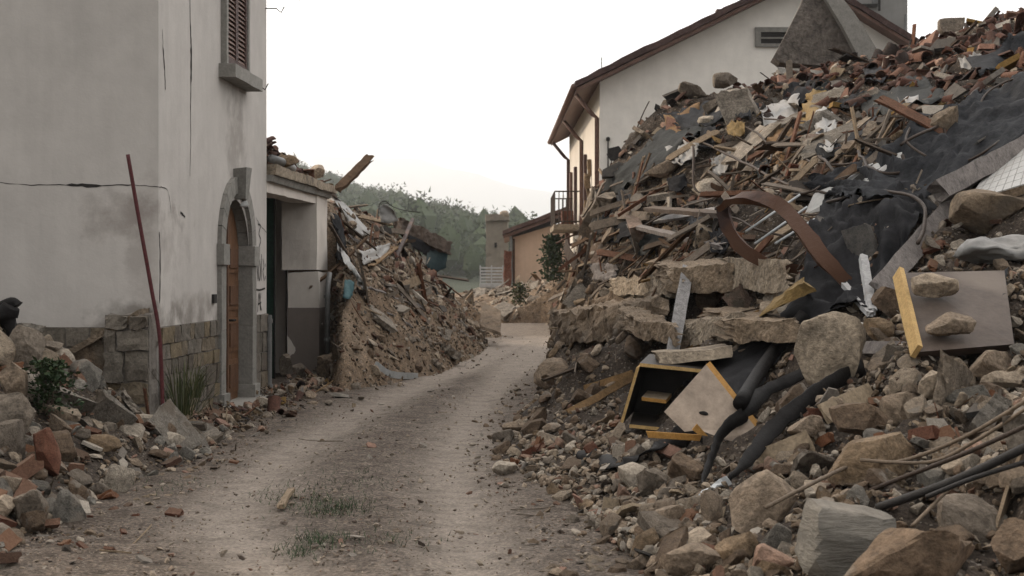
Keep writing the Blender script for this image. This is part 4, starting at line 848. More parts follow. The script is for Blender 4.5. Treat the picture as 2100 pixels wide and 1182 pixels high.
# white profile and slab on the middle heap's foot
pp = wpath([(770, 748), (800, 768), (855, 772)], .06)
V, Fc = sweep(smooth_path(pp, 4), [(-.02, -.05), (.02, -.05), (.02, .05), (-.02, .05)], Vector((0, 0, 1))); tag(mk('metal_profile', V, Fc, M['metalgrey'], rcol=.6), 'bent white metal profile at the foot of the middle heap', 'profile'); lm('the bent white profile', pp[1])
slab_hex(P(985, 672, 31.5), P(1026, 690, 31), .07, 1.2, 'fallen_slab', 'tilted grey slab at the far end of the middle heap', 'slab', ci=.8, n=(8, 8, 2), amp=.03, dz=.45)
# wire loop
V, Fc = tube(smooth_path([P(775, 450, 24), P(778, 420, 24), P(790, 413, 24), P(805, 424, 24.2), P(830, 432, 24.5), P(862, 436, 24.6)], 5), .008, 5); tag(mk('loose_wire', V, Fc, M['wire'], smooth=True, rcol=.8), 'thin dark wire arching over the middle heap', 'wire')
cloth([(775, 425), (790, 418), (808, 430)], [(782, 455), (800, 458), (815, 452)], 'wire_mesh_scrap', 'pale crumpled mesh scrap below the arching wire', 'whiteplastic', .7, .1, .1, 8, 8, .03, seed=10, YA=[24, 24, 24], YB=[24, 24, 24.4])

# bent rusty channel
chp = [(2.2, 0)]
prof = [(-.075, -.05), (-.066, -.05), (-.066, .022), (.066, .022), (.066, -.05), (.075, -.05), (.075, .03), (-.075, .03)]
root = empty('bent_steel_channel', P(1500, 420, 12.6), 'rusty bent steel channel curving out of the heap in two arms', 'steel channel'); lm('the bent steel channel', P(1500, 430, 12.6))
up1 = smooth_path([P(1480, 425, 12.9), P(1505, 408, 12.7), P(1550, 406, 12.5), P(1600, 422, 12.2), P(1640, 465, 11.9), P(1690, 530, 11.6), P(1735, 578, 11.5), P(1760, 612, 11.5)], 6)
nn = len(up1); V, Fc = sweep(up1, prof, Vector((0, -1, .4)), twist=[-1.0+1.3*min(1, i/nn*2.2)+.5*N1((i*.09, 0, 4)) for i in range(nn)], scl=[.66+.16*math.sin(i/nn*3)+.16*N1((i*.16, 2, 0)) for i in range(nn)]); V = [tuple(Vector(v)+noise.noise_vector(Vector(v)*9)*.014) for v in V]; mk('upper_arm', V, Fc, M['steel'], root, smooth=True, sharp=True, rcol=.2)
lo1 = smooth_path([P(1484, 426, 12.95), P(1487, 455, 12.9), P(1512, 500, 12.8), P(1560, 535, 12.7), P(1610, 552, 12.7), P(1660, 560, 12.7)], 6)
nn = len(lo1); V, Fc = sweep(lo1, prof, Vector((0, -1, .2)), twist=[.5-.3*i/nn for i in range(nn)], scl=[.75]*nn); V = [tuple(Vector(v)+noise.noise_vector(Vector(v)*9)*.014) for v in V]; mk('lower_arm', V, Fc, M['steel'], root, smooth=True, sharp=True, rcol=.7)
for i, (a, b) in enumerate((((1530, 475), (1640, 400)), ((1548, 500), (1655, 425)), ((1590, 500), (1670, 450)))):
    V, Fc = tube([P(*a, 12.75), P(*b, 13.2)], .012, 6); tag(mk('thin_metal_rod', V, Fc, M['metalgrey'], smooth=True, rcol=.6), ['thin grey rod inside the steel channel loop, uppermost', 'thin grey rod inside the steel channel loop, middle', 'thin grey rod inside the steel channel loop, lowest'][i], 'rod', 'thin rods in the steel loop')

# black sheeting
BS = 'black sheeting over the right heap'
cloth([(2130, 150), (2030, 185), (1930, 235), (1830, 300), (1740, 350), (1640, 385)], [(2130, 290), (2060, 330), (1960, 375), (1880, 410), (1780, 415), (1700, 400)], 'black_sheeting', 'broad black sheeting covering the upper right slope', ci=.5, liftA=.14, liftB=.2, nu=90, nv=44, fold=.075, ff=9, seed=1, group=BS)
lm('the broad black sheeting', P(1950, 300, 13.5))
cloth([(1700, 395), (1780, 390), (1870, 400), (1920, 425)], [(1640, 600), (1700, 640), (1790, 640), (1830, 560)], 'black_sheeting', 'black sheeting hanging in a hollow behind the steel channel', ci=.1, liftA=.16, liftB=.24, nu=50, nv=44, fold=.07, ff=6, seed=2, sag=.03, group=BS)
lm('the black sheeting behind the channel', P(1780, 500, 12))
cloth([(1640, 600), (1600, 640), (1540, 672), (1520, 690)], [(1750, 640), (1700, 650), (1640, 680), (1560, 722)], 'black_sheeting', 'narrow black sheeting tail running down to the pipe', ci=.2, liftA=.28, liftB=.25, nu=20, nv=8, fold=.03, ff=3, seed=3, group=BS)
cloth([(1560, 690), (1500, 720), (1440, 745), (1400, 800)], [(1640, 660), (1600, 740), (1560, 800), (1540, 850)], 'black_sheeting', 'black sheet behind the beige board of the cabinet', ci=.1, liftA=.14, liftB=.16, nu=20, nv=12, fold=.03, ff=3, seed=4, group=BS)
cloth([(1225, 395), (1290, 330), (1350, 275), (1420, 235)], [(1260, 402), (1330, 370), (1390, 320), (1470, 262)], 'black_sheeting', 'greenish black sheeting folded over the left shoulder of the heap', ci=.8, liftA=.1, liftB=.15, nu=26, nv=12, fold=.05, ff=5, seed=5, group=BS)
lm('the sheeting on the left shoulder', P(1330, 340, 20))
cloth([(1355, 240), (1400, 228), (1460, 210)], [(1400, 270), (1450, 265), (1500, 235)], 'black_sheeting', 'dark crumpled sheet near the left end of the crest', ci=.5, liftA=.1, liftB=.12, nu=16, nv=10, fold=.06, ff=4, seed=6, group=BS)
cloth([(1760, 200), (1840, 185), (1900, 170)], [(1775, 245), (1850, 235), (1940, 205)], 'black_sheeting', 'small dark sheet high on the slope under roof tiles', ci=.8, liftA=.12, liftB=.14, nu=20, nv=8, fold=.04, ff=4, seed=7, group=BS)
cloth([(1640, 300), (1720, 270), (1800, 250)], [(1680, 330), (1750, 310), (1850, 275)], 'black_sheeting', 'narrow dark sheet between the white slab and roof tiles', ci=.5, liftA=.12, liftB=.14, nu=20, nv=8, fold=.04, ff=4, seed=8, group=BS)
cloth([(1980, 120), (2050, 95), (2130, 60)], [(2010, 165), (2060, 150), (2130, 120)], 'black_sheeting', 'dark sheet near the top right corner under the tiles', ci=.5, liftA=.1, liftB=.12, nu=18, nv=8, fold=.04, ff=4, seed=12, group=BS)
# white and pale sheets
cloth([(1670, 235), (1690, 226), (1712, 245)], [(1678, 300), (1700, 315), (1718, 300)], 'white_sack', 'crumpled white plastic sack on the upper slope', 'whiteplastic', .7, .3, .3, 16, 16, .05, ff=2.5, seed=9, cat='sack'); lm('the crumpled white sack', P(1695, 270, 19))
cloth([(1640, 240), (1655, 215), (1690, 215)], [(1650, 285), (1668, 280), (1690, 260)], 'insulation_scrap', 'mustard yellow insulation scrap beside the white sack', 'foam', .2, .25, .25, 10, 8, .06, seed=10, cat='insulation')
cloth([(1655, 195), (1680, 190), (1705, 200)], [(1660, 220), (1680, 225), (1712, 222)], 'insulation_scrap', 'yellow crumpled packaging above the white sack', 'foam', .2, .2, .2, 10, 8, .06, seed=11, cat='insulation')
cloth([(1560, 278), (1600, 262), (1640, 270)], [(1570, 300), (1610, 305), (1645, 295)], 'insulation_scrap', 'orange brown insulation strip left of the white sack', 'foam', .7, .2, .2, 10, 8, .06, seed=13, cat='insulation')
V, Fc = hexa([P(1562, 648, 11.5), P(1665, 600, 11.3), P(1560, 640, 11.75), P(1660, 590, 11.55), P(1585, 622, 11.5), P(1650, 578, 11.3), P(1585, 615, 11.75), P(1645, 572, 11.55)], (12, 3, 4), .03, 5, .08, 6)
tag(mk('foam_board', V, Fc, M['foam'], rcol=.1), 'torn mustard yellow foam board on the black sheeting', 'foam board'); lm('the yellow foam board', P(1610, 610, 11.5))
def slabpoly(pl, lift, th, nm, label, cat, mats, rc=.1, group=None, Ys=None):
    pts = wpath(pl, lift, 0, Ys); V, Fc, mi = prism(pts, th); return tag(mk(nm, V, Fc, mats, mi=mi, rcol=rc), label, cat, group)
slabpoly([(1668, 400), (1715, 350), (1850, 312), (1850, 335), (1770, 378), (1700, 430), (1650, 440)], .22, (0, .05, -.05), 'insulation_board', 'long white insulation panel lying on the slope behind the channel', 'panel', [M['whiteplastic'], M['shard']], .2); lm('the long white panel', P(1760, 360, 14.5))
slabpoly([(1640, 440), (1740, 410), (1720, 450), (1690, 485), (1640, 480)], .2, (0, .06, -.06), 'concrete_plate', 'rough pale plaster plate below the long white panel', 'plaster plate', [M['concrete'], M['concrete']], .6)
# chunk with white tiles
o = hero_rock(1955, 385, 2110, 482, 2, 'mortar block with white tiles on its top at the right edge', 5, -8, .9, .15, mat='concrete', name='mortar_block', cat='masonry block', seed=91); lm('the tiled mortar block', P(2030, 430, 11.8))
root = empty('tiled_slab', P(2050, 380, 12.0), 'slab of white square tiles lying above the mortar block', 'tiled slab')
E1, E2, E3, E4 = P(1984, 415, 11.6), P(2110, 378, 11.2), P(2130, 285, 12.4), P(2040, 330, 12.6)
V, Fc, mi = prism([E1, E2, E3, E4], (0, .03, -.07)); mk('tile_bed', V, Fc, M['concrete'], root, rcol=.2)
mb = MB(); nu_, nv_ = 7, 7
for i in range(nu_):
    for j in range(nv_):
        g = lambda u, v: (E1.lerp(E2, u)).lerp(E4.lerp(E3, u), v)+Vector((0, -.006, .012))
        q = [g((i+.03)/nu_, (j+.03)/nv_), g((i+.97)/nu_, (j+.03)/nv_), g((i+.97)/nu_, (j+.97)/nv_), g((i+.03)/nu_, (j+.97)/nv_)]
        V, Fc, _ = prism(q, (0, .004, -.01)); mb.add(V, Fc, 0, .1)
mb.build('tile_face', [M['whiteplastic']], root)
# white rolled sack below
V, Fc = tube(wpath([(1998, 520), (2040, 505), (2130, 490)], .25, 0), [.09, .13, .15], 14); V = [tuple(Vector(v)+noise.noise_vector(Vector(v)*7)*.03) for v in V]
V, T = rock(97, 4, (.66, .34, .21), 3.5, 9, .6, .95, .055); c = W(2060, 515, .25); tag(mk('stuffed_sack', V+np.array(c), T, M['whiteplastic'], smooth=True, rcol=.7), 'fat off white sack lying below the mortar block', 'sack'); lm('the fat white sack', c)

# torn scraps of sheet lying about
rs = random.Random(12); SC = [(1290, 420, 'tarp', .5), (1350, 300, 'tarp', .8), (1400, 320, 'whiteplastic', .7), (1450, 290, 'tarp', .2), (1480, 340, 'whiteplastic', .7), (1530, 230, 'tarp', .5), (1560, 350, 'tarp', .8), (1600, 240, 'whiteplastic', .7), (1590, 330, 'foam', .7), (1740, 215, 'tarp', .2),
    (1800, 160, 'tarp', .5), (1860, 215, 'whiteplastic', .7), (1270, 480, 'tarp', .2), (1330, 505, 'tarp', .8), (1240, 560, 'greywood', .1), (1430, 460, 'tarp', .5), (1990, 130, 'whiteplastic', .7), (1680, 200, 'tarp', .8), (1510, 270, 'foam', .2), (1390, 380, 'tarp', .1), (2040, 600, 'tarp', .5), (1480, 500, 'tarp', .2), (1400, 255, 'foam', .7), (1640, 200, 'tarp', .1)]
SCRAPS = []; CN = {'tarp': 'black', 'whiteplastic': 'grey white', 'foam': 'mustard yellow', 'greywood': 'grey'}
for i, (cx, cy, mt_, ci) in enumerate(SC):
    w_, h_ = rs.uniform(18, 42), rs.uniform(8, 22); sl = rs.uniform(-.6, .1)
    A_ = [(cx-w_, cy-h_-sl*w_*rs.random()), (cx, cy-h_*1.2), (cx+w_, cy-h_+sl*w_)]; B_ = [(cx-w_*.8, cy+h_), (cx+5, cy+h_*1.1), (cx+w_*.9, cy+h_*.7+sl*w_)]
    SCRAPS.append((cloth(A_, B_, 'torn_sheet', 'torn scrap of sheet', mt_, ci, .16, .2, 14, 10, .045, ff=3, seed=50+i, cat='scrap', group='torn scraps on the right heap'), W(cx, cy), .3, CN[mt_], cx, cy))
# black pipe
pp = wpath([(1650, 645), (1600, 705), (1560, 760), (1518, 828)], .38); V, Fc = tube(smooth_path(pp, 4), .052, 16); tag(mk('black_pipe', V, Fc, M['rubber'], smooth=True), 'smooth black plastic pipe sloping down beside the cabinet board', 'pipe'); lm('the black plastic pipe', pp[1])
# black strips
sp = [(-.07, -.008), (.07, -.014), (.075, 0), (.07, .014), (-.07, .008), (-.075, 0)]
for i, (pl, lab, k) in enumerate((([(1440, 995), (1458, 940), (1480, 890), (1530, 845), (1570, 805), (1620, 780), (1680, 750), (1720, 735), (1745, 745)], 'twisted black rubber strip looping over the beige board', .52),
        ([(1495, 985), (1540, 935), (1580, 885), (1630, 840), (1700, 790), (1770, 755)], 'straighter wide black rubber strip right of the looping strip', .62))):
    pt = smooth_path(wpath(pl, .3, 2), 6); n_ = len(pt)
    V, Fc = sweep(pt, sp, Vector((.2, -1, .5)), twist=[.5*math.sin(j/n_*7+i*2) for j in range(n_)], scl=[k*(.35+.9*min(1, j/n_*3))*(1+.2*N1((j*.5, i, 0))) for j in range(n_)])
    V = [tuple(Vector(v)+noise.noise_vector(Vector(v)*14)*.016) for v in V]
    tag(mk('rubber_strip', V, Fc, M['rubber'], smooth=True), lab, 'rubber strip', 'black rubber strips'); lm(['the looping rubber strip', 'the straight rubber strip'][i], pt[n_//2])
pt = smooth_path(wpath([(1200, 925), (1222, 945), (1265, 955), (1310, 935), (1350, 915), (1400, 895), (1440, 890)], .12, 1), 6); n_ = len(pt)
V, Fc = sweep(pt, sp, Vector((0, -.6, 1)), twist=[.8*math.sin(j/n_*9) for j in range(n_)], scl=[.8+.4*math.sin(j*.9) for j in range(n_)]); tag(mk('black_rag', V, Fc, M['rubber'], smooth=True), 'twisted black rag lying along the front of the cabinet', 'rag'); lm('the black rag', pt[6])
# silvery torn strip at the end of strips
V, Fc = sweep(smooth_path(wpath([(1380, 1095), (1420, 1050), (1455, 1005), (1495, 985)], .12, 1), 5), [(-.03, -.005), (.03, -.005), (.03, .005), (-.03, .005)], Vector((0, -.6, 1)), twist=[.7*math.sin(j) for j in range(16)]); tag(mk('metal_foil_strip', V, Fc, M['metalgrey'], rcol=.6), 'torn silvery strip at the lower end of the rubber strips', 'metal strip')

# broken cabinet
Yc = YCAB
root = empty('broken_cabinet', P(1340, 880, Yc), 'broken open cabinet with black inside and orange chipboard edges', 'cabinet'); lm('the broken cabinet', P(1350, 820, Yc))
def panel(name, pl, th, parent, c=2/3+.1, ec=.1):
    V, Fc, mi = prism(pl, th); return mk(name, V, Fc, [M['beigeboard'], M['chipboard']], parent, mi=mi, rcol=c)
D = Vector((.12, .42, .05))
tl, tr, bl, br = P(1312, 752, Yc), P(1440, 765, Yc-.1), P(1278, 868, Yc), P(1402, 884, Yc-.1)
panel('top_panel', [tl, tr, tr+D, tl+D], (0, 0, .028), root); panel('side_panel', [tl, tl+D, bl+D, bl], (-.028, 0, -.01), root)
panel('bottom_panel', [bl+Vector((.05, 0, -.01)), br+Vector((.1, 0, 0)), br+D+Vector((.1, 0, 0)), bl+D], (0, 0, -.028), root)
panel('back_panel', [tl+D, tr+D, br+D, bl+D], (0, .012, 0), root); panel('side_panel', [tr, tr+D, br+D, br], (.022, 0, 0), root)
s1, s2 = P(1316, 822, Yc+.02), P(1366, 828, Yc-.02)
V, Fc, mi = prism([s1, s2, s2+D*.6, s1+D*.6], (0, 0, .03)); mk('shelf', V, Fc, [M['shard'], M['chipboard']], root, mi=mi, rcol=2.3/7)
V, Fc, mi = prism([P(1448, 748, YBRD+.25), P(1554, 882, YBRD+.05), P(1530, 914, YBRD), P(1482, 900, YBRD), P(1434, 882, YBRD+.05), P(1404, 886, YBRD+.05), P(1362, 845, YBRD+.1)], (.035, .05, .02))
root = empty('cabinet_door', P(1455, 890, YBRD), 'square beige cabinet board standing on its corner with yellow edge', 'board'); lm('the beige cabinet board', P(1455, 830, YBRD))
mk('board', V, Fc, [M['beigeboard'], M['chipboard']], root, mi=mi, rcol=.1)
V, T = rock(3, 2, (.05, .012, .03), 3, 4); mk('lock_hole', V+np.array(P(1443, 848, YBRD+.09)), T, M['dark'], root)
for i, (pl, lab) in enumerate((([(1325, 885), (1440, 893), (1435, 905), (1330, 898)], 'orange chipboard strip under the beige board'), ([(1430, 870), (1452, 895), (1432, 892), (1420, 882)], 'small orange chipboard scrap at the foot of the beige board'))):
    V, Fc, mi = prism([P(*p, YBRD-.06-.05*i) for p in pl], (0, .03, .0)); tag(mk('chipboard_strip', V, Fc, [M['chipboard'], M['chipboard']], rcol=.1), lab, 'chipboard strip')
# fallen door panel with sunlight painted yellow on its left edge
root = empty('fallen_door_panel', P(1900, 700, YPAN), 'brown fallen door panel with sunlight painted yellow on its left edge', 'door panel'); lm('the fallen door panel', P(1950, 640, 10.5))
q = [P(1848, 560, YPAN+.8), P(1886, 722, YPAN), P(2080, 706, YPAN+.1), P(2060, 555, YPAN+.95)]
V, Fc, mi = prism(q, (0, .09, -.05)); mi2 = [0, 0, 1, 0, 0, 0]; mk('panel_face', V, Fc, [M['beigeboard'], M['chipboard']], root, mi=mi2, rcol=1.4/3)
V, Fc = hexa(beam8(q[0]+Vector((-.02, 0, 0)), q[1]+Vector((-.02, 0, 0)), .035, .1, (0, 1, .3)), (8, 1, 2), .004, 3); mk('sunlit_edge', V, Fc, M['chipboard'], root, rcol=.6)  # added strip that carries the painted sunlight along the left edge
hero_rock(1868, 560, 1966, 612, 0, 'upper rounded stone resting on the fallen door panel', 5, 3, .7, .0, seed=95, Y=YPAN+.5)
hero_rock(1895, 640, 2000, 690, 6, 'lower long stone resting on the fallen door panel', 6, 0, .6, .0, seed=96, Y=YPAN+.12)

lm('the dark block on the skyline', P(1950, 60, 20)); lm('the dark crest sheet', P(1840, 210, 18.5)); lm('the grey crest blocks', P(1450, 180, 21.8)); lm('the dark corner sheet', P(2050, 130, 17.5))
# wires and rods
WG = 'rusty wires over the upper right slope'
wires = [[(1300, 475), (1400, 425), (1500, 398), (1640, 400), (1700, 375), (1800, 330)], [(1420, 280), (1520, 330), (1600, 370), (1700, 400), (1725, 370), (1690, 330), (1640, 290)],
    [(1725, 375), (1740, 420), (1700, 440), (1620, 440)], [(1600, 300), (1660, 330), (1720, 340), (1800, 320), (1840, 290), (1850, 230), (1830, 180)],
    [(1850, 300), (1900, 270), (1960, 240), (2000, 190), (2040, 150)], [(1960, 300), (2000, 260), (2020, 200), (2060, 170), (2100, 160)], [(1480, 440), (1560, 470), (1640, 490)],
    [(1690, 420), (1760, 400), (1850, 395), (1900, 430), (1880, 500)], [(1500, 250), (1560, 280), (1580, 330), (1560, 380)], [(1900, 320), (1860, 290), (1880, 250), (1930, 240), (1940, 290)],
    [(1420, 300), (1425, 380), (1450, 400)], [(1540, 210), (1560, 240), (1620, 250), (1700, 250)], [(1980, 330), (2040, 300), (2110, 250)], [(1760, 310), (1790, 350), (1850, 355), (1850, 320)]]
wl = ['long sagging wire from the laths to the white panel', 'S shaped wire above the steel channel', 'short hooked wire below the white panel', 'wire loop rising over the dark sheet', 'wavy wire on the broad black sheeting, left one', 'wavy wire on the broad black sheeting, right one',
    'wire between the two arms of the steel channel', 'wire curling around the wide slanting plank', 'wire dropping from the upper slope', 'curled wire round the pale plaster lump', 'straight thin wire above the floor slab', 'wire under the yellow packaging', 'wire along the thick squared beam', 'small wire hook on the white panel']
for i, (pl, lab) in enumerate(zip(wires, wl)):
    pt = smooth_path(wpath(pl, .34+.06*(i % 3), 2), 7); pt = [p+noise.noise_vector(p*2.5)*.03 for p in pt]
    V, Fc = tube(pt, [.013, .017, .012][i % 3], 6); tag(mk('rusty_wire', V, Fc, M['wire'], smooth=True, rcol=.1), lab, 'wire', WG)
lf = lambda p, Y: P(*p, Y)
rods = [([(2120, 812, 7.6), (1985, 893, 7.8), (1850, 946, 8.1), (1760, 950, 8.3), (1650, 1000, 8.1), (1570, 1042, 8.0)], .5, .011, 'upper pale steel rod crossing the foreground stones'),
        ([(2120, 828, 7.5), (2000, 905, 7.7), (1905, 948, 7.9), (1765, 944, 8.2)], .5, .010, 'second pale steel rod, bent at the ochre block'),
        ([(2130, 862, 7.4), (1980, 930, 7.6), (1800, 1000, 7.9), (1700, 1045, 8.0), (1600, 1085, 7.9)], .1, .012, 'dark steel rod running below the pale rods'),
        ([(2130, 905, 7.0), (1960, 985, 7.2), (1800, 1042, 7.5)], .8, .022, 'thick dark cable at the right edge'),
        ([(2130, 940, 7.0), (2000, 980, 7.1), (1900, 1020, 7.2)], .8, .012, 'thin black cable under the thick dark cable'),
        ([(1990, 960, 7.3), (1930, 1020, 7.2), (1870, 1080, 7.1)], .5, .009, 'short brown rod standing between foreground stones')]
for pl, ci, r_, lab in rods:
    V, Fc = tube(smooth_path([P(p[0], p[1], p[2]*.93) for p in pl], 6), r_, 8); tag(mk('steel_rod' if r_ < .02 else 'cable', V, Fc, M['wire'], smooth=True, rcol=ci), lab, 'rod' if r_ < .02 else 'cable', 'rods across the foreground stones')
lm('the pale steel rods', P(1850, 950, 8))
root = empty('steel_bracket', P(1600, 1110, 7.9), 'small rusty steel bracket standing left of the blue grey stone', 'bracket')
for a, b in (((1572, 1040), (1602, 1120)), ((1590, 1035), (1618, 1105)), ((1572, 1040), (1592, 1034)), ((1602, 1120), (1618, 1106))):
    V, Fc = tube([P(*a, 7.85), P(*b, 7.8)], .01, 6); mk('bracket_bar', V, Fc, M['wire'], root, rcol=.4)

# ------------------------------------------------------------------ left house
D0 = Vector((.0513, .9987, 0)); N0 = Vector((.9987, -.0513, 0)); O0 = Vector((-3.455, 13.9, 0))
def fp(s, z, o=0.0): return O0+D0*s+N0*o+Vector((0, 0, z))
HT = 6.8; LEN = 4.72
house = empty('stucco_house', O0, 'tall grey stucco house with arched door and closed brown shutters', 'house')
lm('the arched door', fp(3, .3, .2)); lm('the stucco house corner', fp(0, .3, .2))
s1, s2, zs = 2.43, 3.73, 1.82; sc_ = (s1+s2)/2; ra = (s2-s1)/2
def fbox(sa, sb, za, zb, oa, ob):
    return [fp(sa, za, oa), fp(sb, za, oa), fp(sa, za, ob), fp(sb, za, ob), fp(sa, zb, oa), fp(sb, zb, oa), fp(sa, zb, ob), fp(sb, zb, ob)]
mb = MB()
def quad(*p): mb.add(p, [[0, 1, 2, 3]])
quad(fp(0, 0), fp(s1, 0), fp(s1, HT), fp(0, HT)); quad(fp(s2, 0), fp(LEN, 0), fp(LEN, HT), fp(s2, HT))
arc = [(sc_-ra*math.cos(math.pi*i/20), zs+ra*math.sin(math.pi*i/20)) for i in range(21)]
for (a, za), (b, zb) in zip(arc[:-1], arc[1:]): quad(fp(a, za), fp(b, zb), fp(b, HT), fp(a, HT))

L2 = Vector((-12.5, 13.75, 0)); B1 = fp(LEN, 0); B2 = L2+D0*LEN; up = Vector((0, 0, HT))
quad(L2, O0, O0+up, L2+up); quad(B1, B2, B2+up, B1+up); quad(B2, L2, L2+up, B2+up)
mb.build('wall', [M['stucco']], house)
rf = MB(); rf.add(*hexa([L2+Vector((-.5, -.5, HT)), O0+Vector((.5, -.5, HT)), B2+Vector((-.5, .3, HT)), B1+Vector((.5, .3, HT)), L2+Vector((-.5, 2, HT+1.2)), O0+Vector((.5, 2, HT+1.2)), B2+Vector((-.5, -2, HT+1.2)), B1+Vector((.5, -2, HT+1.2))])); rf.build('roof', [M['roof']], house)
# masonry plinth (thin courses of uneven blocks)
def masonry(name, parent, f, sa, sb, z0, z1, th=.035, hrow=.2, seed=1, wlo=.16, whi=.46, mat='ashlar', amp=.012):
    r = random.Random(seed); mb = MB(); z = z0
    k = 0
    V, Fc = hexa([f(sa, z0, -.05), f(sb, z0, -.05), f(sa, z0, th*.35), f(sb, z0, th*.35), f(sa, z1, -.05), f(sb, z1, -.05), f(sa, z1, th*.35), f(sb, z1, th*.35)]); mb.add(V, Fc, 1, .3)
    while z < z1-.03:
        h_ = min(hrow*r.uniform(.75, 1.35), z1-z); 
        if z1-(z+h_) < .07: h_ = z1-z
        s = sa
        while s < sb-.01:
            w_ = min(r.uniform(wlo, whi), sb-s); 
            if sb-(s+w_) < .1: w_ = sb-s
            g = .008; o2 = th*r.uniform(.6, 1.15); k = len(mb.V)
            V, Fc = hexa([f(s+g, z+g, 0), f(s+w_-g, z+g, 0), f(s+g, z+g, o2), f(s+w_-g, z+g, o2*r.uniform(.8, 1.1)), f(s+g, z+h_-g, 0), f(s+w_-g, z+h_-g, 0), f(s+g, z+h_-g, o2), f(s+w_-g, z+h_-g, o2)], (4, 1, 3), amp, k*.37, 0, 7)
            mb.add(V, Fc, 0, r.random()); s += w_
        z += h_
    return mb.build(name, [M[mat], M['mortar']], parent)
masonry('plinth', house, fp, 0.0, 2.2, -.05, 1.07, seed=2)
masonry('plinth', house, fp, 3.95, 4.7, -.05, 1.07, seed=3)
fl = lambda s, z, o=0: O0+Vector((-s, -.0166*s, z))+Vector((0, -1, 0))*o
masonry('plinth', house, lambda s, z, o=0: fl(s, z, o), .02, 6.0, -.05, 1.07, th=.03, seed=4)
# door surround
mb = MB(); w_ = .205; m_ = 12
def ring(o0, o1, sa, sb, za, zb): mb.add(*hexa(fbox(sa, sb, za, zb, o0, o1), (1, 1, 5), .004, sa), 0, random.random())
for sa, sb in ((s1-w_, s1), (s2, s2+w_)):
    ring(-.3, .05, sa, sb, .0, .95); ring(-.3, .052, sa, sb, .953, zs-.13)
    ring(-.3, .085, sa-.03, sb+.03, zs-.127, zs+.11); ring(-.3, .09, sa-.03, sb+.03, 0, .22)
for i in range(m_):
    a0, a1 = math.pi*i/m_, math.pi*(i+1)/m_-.012
    q = lambda a, r_, o: fp(sc_-r_*math.cos(a), zs+.11+r_*math.sin(a)*.96, o)
    mb.add([q(a0, ra, -.3), q(a1, ra, -.3), q(a0, ra+w_, -.3), q(a1, ra+w_, -.3), q(a0, ra, .05), q(a1, ra, .05), q(a0, ra+w_, .05), q(a1, ra+w_, .05)],
           [[0, 1, 5, 4], [4, 5, 7, 6], [2, 6, 7, 3], [0, 4, 6, 2], [1, 3, 7, 5]], 0, random.random())
sur = mb.build('door_surround', [M['greystone']], house)
V, Fc = hexa([fp(sc_-.07, 2.48, -.02), fp(sc_+.07, 2.48, -.02), fp(sc_-.07, 2.48, .13), fp(sc_+.07, 2.48, .13), fp(sc_-.13, 2.83, -.02), fp(sc_+.13, 2.83, -.02), fp(sc_-.14, 2.85, .17), fp(sc_+.14, 2.85, .17)], (4, 3, 6), .012, 4); mk('keystone', V, Fc, M['greystone'], house, rcol=.6)
V, T = rock(12, 3, (.1, .1, .08), 3, 4); mk('door_lamp', V+np.array(fp(sc_, 2.42, .1)), T, M['whiteplastic'], house, smooth=True)
# door leaf
mb = MB(); do = -.13
apts = [fp(s1, 0, do), fp(s2, 0, do)]+[fp(sc_+ra*math.cos(math.pi*i/14), zs+ra*math.sin(math.pi*i/14), do) for i in range(15)]
V, Fc, mi = prism(apts, -N0*.05); door = mk('door', V, Fc, [M['doorwood'], M['doorwood']], house, mi=mi, rcol=.1)
for a, b in ((s1+.06, sc_-.06), (sc_+.06, s2-.06)):
    for za, zb in ((.15, .55), (.65, 1.05), (1.15, 1.5), (1.6, 1.95)):
        mb.add(*hexa(fbox(a, b, za, zb, do, do+.018)), 0, .1); mb.add(*hexa(fbox(a+.07, b-.07, za+.06, zb-.06, do+.018, do+.034)), 0, .6)
mb.add(*hexa(fbox(sc_-.03, sc_+.03, .05, 2.3, do, do+.04)), 0, .6); mb.build('door_panelling', [M['doorwood']], house)
V, Fc = tube([fp(sc_+.08, 1.03, do+.02), fp(sc_+.08, 1.03, do+.08), fp(sc_+.14, 1.03, do+.09)], .014, 8); mk('handle', V, Fc, M['dark'], house)
V, Fc = hexa(fbox(s1-.3, s2+.3, -.1, .06, -.3, .22), (8, 2, 2), .012, 3); mk('doorstep', V, Fc, M['greystone'], house, rcol=.3)
V, Fc = hexa(fbox(1.98, 2.1, 1.26, 1.36, 0, .03)); mk('doorbell_box', V, Fc, M['dark'], house)
